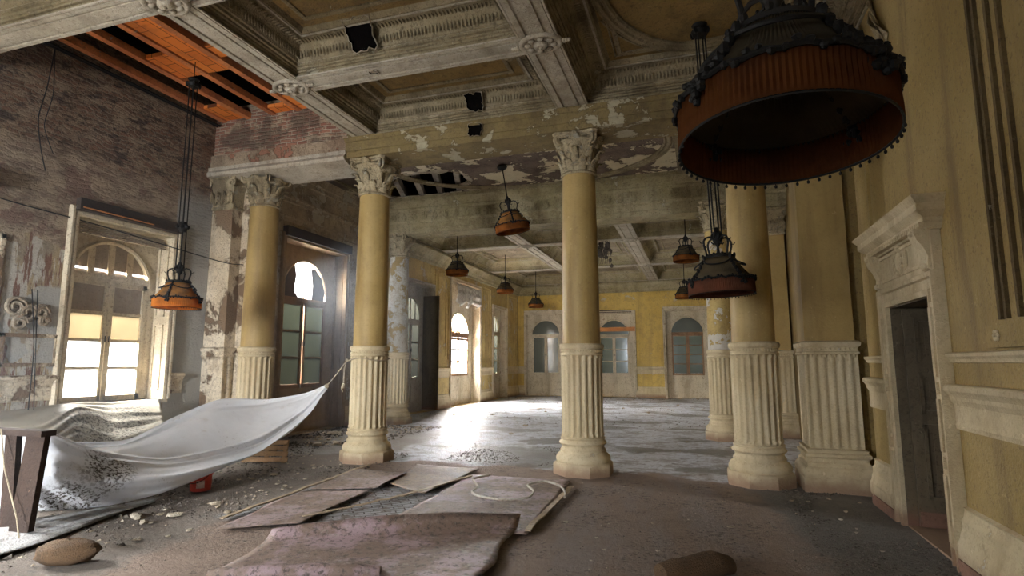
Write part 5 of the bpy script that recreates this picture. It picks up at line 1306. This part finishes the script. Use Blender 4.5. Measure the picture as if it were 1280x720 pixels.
# hanging wires
tag(obj('wire', MB().tube(spline_row([(-8.68, 5.36, 6.13), (-8.66, 5.30, 5.5), (-8.64, 5.22, 5.0), (-8.66, 5.30, 4.6), (-8.64, 5.38, 4.28)], 30), .008, 5).tube(spline_row([(-8.68, 5.36, 6.1), (-8.62, 5.36, 5.4), (-8.60, 5.28, 4.9), (-8.63, 5.45, 4.55)], 24), .006, 5), 'wire'), 'black wires dangling down the bare brick of the left wall', 'wire')
tag(obj('wire', MB().tube(spline_row([(-8.70, 3.5, 3.95), (-8.70, 4.94, 3.76), (-8.69, 6.2, 3.70), (-8.3, 8.2, 3.45), (-7.95, 8.42, 3.40)], 40), .009, 5), 'wire'), 'thin cable strung across the left wall to the leftmost column', 'wire')
tag(obj('wire', MB().tube(spline_row([(-8.60, 5.35, 2.6), (-8.55, 5.42, 1.8), (-8.5, 5.40, .98)], 16), .007, 5).tube([(-8.60, 5.42, 2.6), (-8.55, 5.5, .98)], .006, 5), 'wire'), 'pair of wires hanging left of the blazing window', 'wire')
# shreds hanging from the far ceiling
hs = MB(); r_ = random.Random(11)
for k in range(46):
    x = -2.98 + .42 * r_.random(); z = 5.45 - .75 * r_.random() * (.5 + .5 * (x + 2.98) / .42); y = 18.1 + .2 * r_.random()
    hs.blob((x, y, z), .05, .02, .06, 6, 4, .8)
for k in range(6):
    x = -2.95 + .07 * k; hs.tube([(x, 18.15, 5.55), (x + .03, 18.15, 5.1), (x - .02, 18.15, 4.75)], .008, 4)
tag(obj('hanging_debris', hs, 'rubble'), 'dark shreds of lath dangling beside the middle column top', 'debris')
# plaster ornament left on the wall
po = MB()
for a, b, s in ((5.25, 2.35, .14), (5.42, 2.28, .12), (5.58, 2.30, .10), (5.32, 2.14, .10), (5.62, 2.18, .07)):
    po.tube([(XL + .03, a + s * (1 - .7 * k / 20) * math.cos(k * .5), b + s * (1 - .7 * k / 20) * math.sin(k * .5)) for k in range(21)], .028, 6)
po.grid([[(XL + .012, 5.2 + .5 * u, 2.2 + .2 * v + .05 * math.sin(u * 9)) for u in (0, .25, .5, .75, 1)] for v in (0, .5, 1)])
obj('plaster_scroll', po, 'plaster_bit', wl)
wall_frame(wl, left(XL), 4.6, 5.05, 1.55, 3.3, .05, .03, 'left_pier'); wall_frame(wl, left(XL), 5.12, 5.85, 1.55, 2.0, .05, .03, 'left_pier')

# ------------------------------------------------------------------ rubble
def stone_mesh(seed, s=1):
    r = random.Random(seed); bm = bmesh.new(); bmesh.ops.create_icosphere(bm, subdivisions=1, radius=1)
    for v in bm.verts: v.co *= .65 + .6 * r.random(); v.co.z *= .55
    me = bpy.data.meshes.new('stone'); bm.to_mesh(me); bm.free(); return me
vars_ = []
for k in range(6):
    me = stone_mesh(k); me.materials.append(M['plaster_bit']); vars_.append(me)
def chunk(x, y, s, label, group, k):
    o = bpy.data.objects.new('plaster_chunk', vars_[k % 6]); C.objects.link(o); o.location = (x, y, s * .30); o.scale = (s * (1 + .5 * rnd.random()), s, s * .8); o.rotation_euler = (0, 0, rnd.random() * 6)
    tag(o, label, 'plaster chunk', group)
zones = [('plaster chunk on the gravel between trestle and bucket', 'chunks by the trestle', -5.9, -4.6, 4.0, 5.6, 16, .025, .07),
         ('plaster chunk on the gravel near the pallet and roped column', 'chunks on the left gravel', -6.7, -5.1, 6.0, 8.0, 18, .02, .05),
         ('lump of fallen plaster at the foot of the brown window', 'chunks below the brown window', -8.3, -6.6, 9.6, 13.2, 22, .04, .12),
         ('plaster crumb on the linoleum in front of the middle column', 'crumbs on the linoleum', -3.2, .4, 4.6, 7.9, 16, .012, .03),
         ('plaster crumb on the dark grit near the doorway', 'crumbs by the doorway', .9, 1.8, 5.6, 7.9, 12, .015, .035),
         ('plaster lump along the foot of the back wall', 'lumps along the back wall', -8.4, 1.2, 26.6, 27.7, 22, .04, .12),
         ('plaster bit on the pale floor of the far bay', 'bits in the far bay', -7.5, 1.2, 10.5, 24, 30, .03, .08)]
kk = 0
for lab, grp, x0, x1, y0, y1, n_, s0, s1_ in zones:
    for q in range(n_):
        chunk(x0 + (x1 - x0) * rnd.random(), y0 + (y1 - y0) * rnd.random(), s0 + (s1_ - s0) * rnd.random() ** 2, lab, grp, kk); kk += 1
def grit(zs, name, label, mat, seed):
    r = random.Random(seed); m = MB()
    for x0, x1, y0, y1, n_, smin, smax in zs:
        for _ in range(n_):
            x, y = x0 + (x1 - x0) * r.random(), y0 + (y1 - y0) * r.random()
            if mnoise.noise(Vector((x * .9, y * .9, seed))) < -.15: continue
            s = smin + (smax - smin) * r.random() ** 3; a = r.random() * 6
            i = len(m.v); pts = []
            for k in range(4): t = a + k * PI / 2 + r.random() * .6; pts.append((x + s * (.7 + .6 * r.random()) * math.cos(t), y + s * (.7 + .6 * r.random()) * math.sin(t), 0.0))
            m.v += pts + [(x + s * .2, y, s * (.5 + .5 * r.random()))]
            m.f += [(i, i + 1, i + 4), (i + 1, i + 2, i + 4), (i + 2, i + 3, i + 4), (i + 3, i, i + 4)]
    me = bpy.data.meshes.new(name); me.from_pydata(m.v, [], m.f); me.materials.append(M[mat]); o = bpy.data.objects.new(name, me); C.objects.link(o)
    return tag(o, label, 'grit', None, 'stuff')
grit([(-8.6, -4.9, 3.2, 9.5, 5200, .006, .030), (-8.6, -6.2, 9.5, 13.5, 1800, .01, .05), (.9, 1.9, 4.6, 8.3, 1800, .006, .022), (-4.2, -1.9, 9.0, 11.0, 1800, .006, .02), (-8.4, 1.6, 14, 27.8, 2400, .006, .030), (-4.6, 1.0, 3.2, 8.2, 1500, .004, .013)], 'grit', 'dark grit and rubble scattered over the floor', 'rubble', 2)
grit([(-8.5, -5.0, 3.4, 9.5, 1300, .006, .024), (-8.5, -6.4, 9.5, 13.4, 600, .01, .05), (-6, 1.6, 9, 27.5, 1000, .006, .022), (-4.4, 1.4, 3.4, 8.2, 260, .004, .012)], 'plaster_dust', 'pale plaster crumbs scattered over the floor', 'plaster_bit', 6)

# ------------------------------------------------------------------ dusty haze in the left aisle
n = NT('haze_air')
vs = n.add('ShaderNodeVolumeScatter'); vs.inputs['Density'].default_value = .020; vs.inputs['Anisotropy'].default_value = .3; vs.inputs['Color'].default_value = (.78, .88, 1, 1)
n.t.links.new(vs.outputs[0], n.out.inputs['Volume']); M['haze'] = n.m
hz = obj('haze', MB().box(XL + .02, -6.1, 3.0, 12.8, 0.04, 4.9), 'haze'); tag(hz, 'thin bluish haze in the light of the two front left windows', 'haze', None, 'stuff')
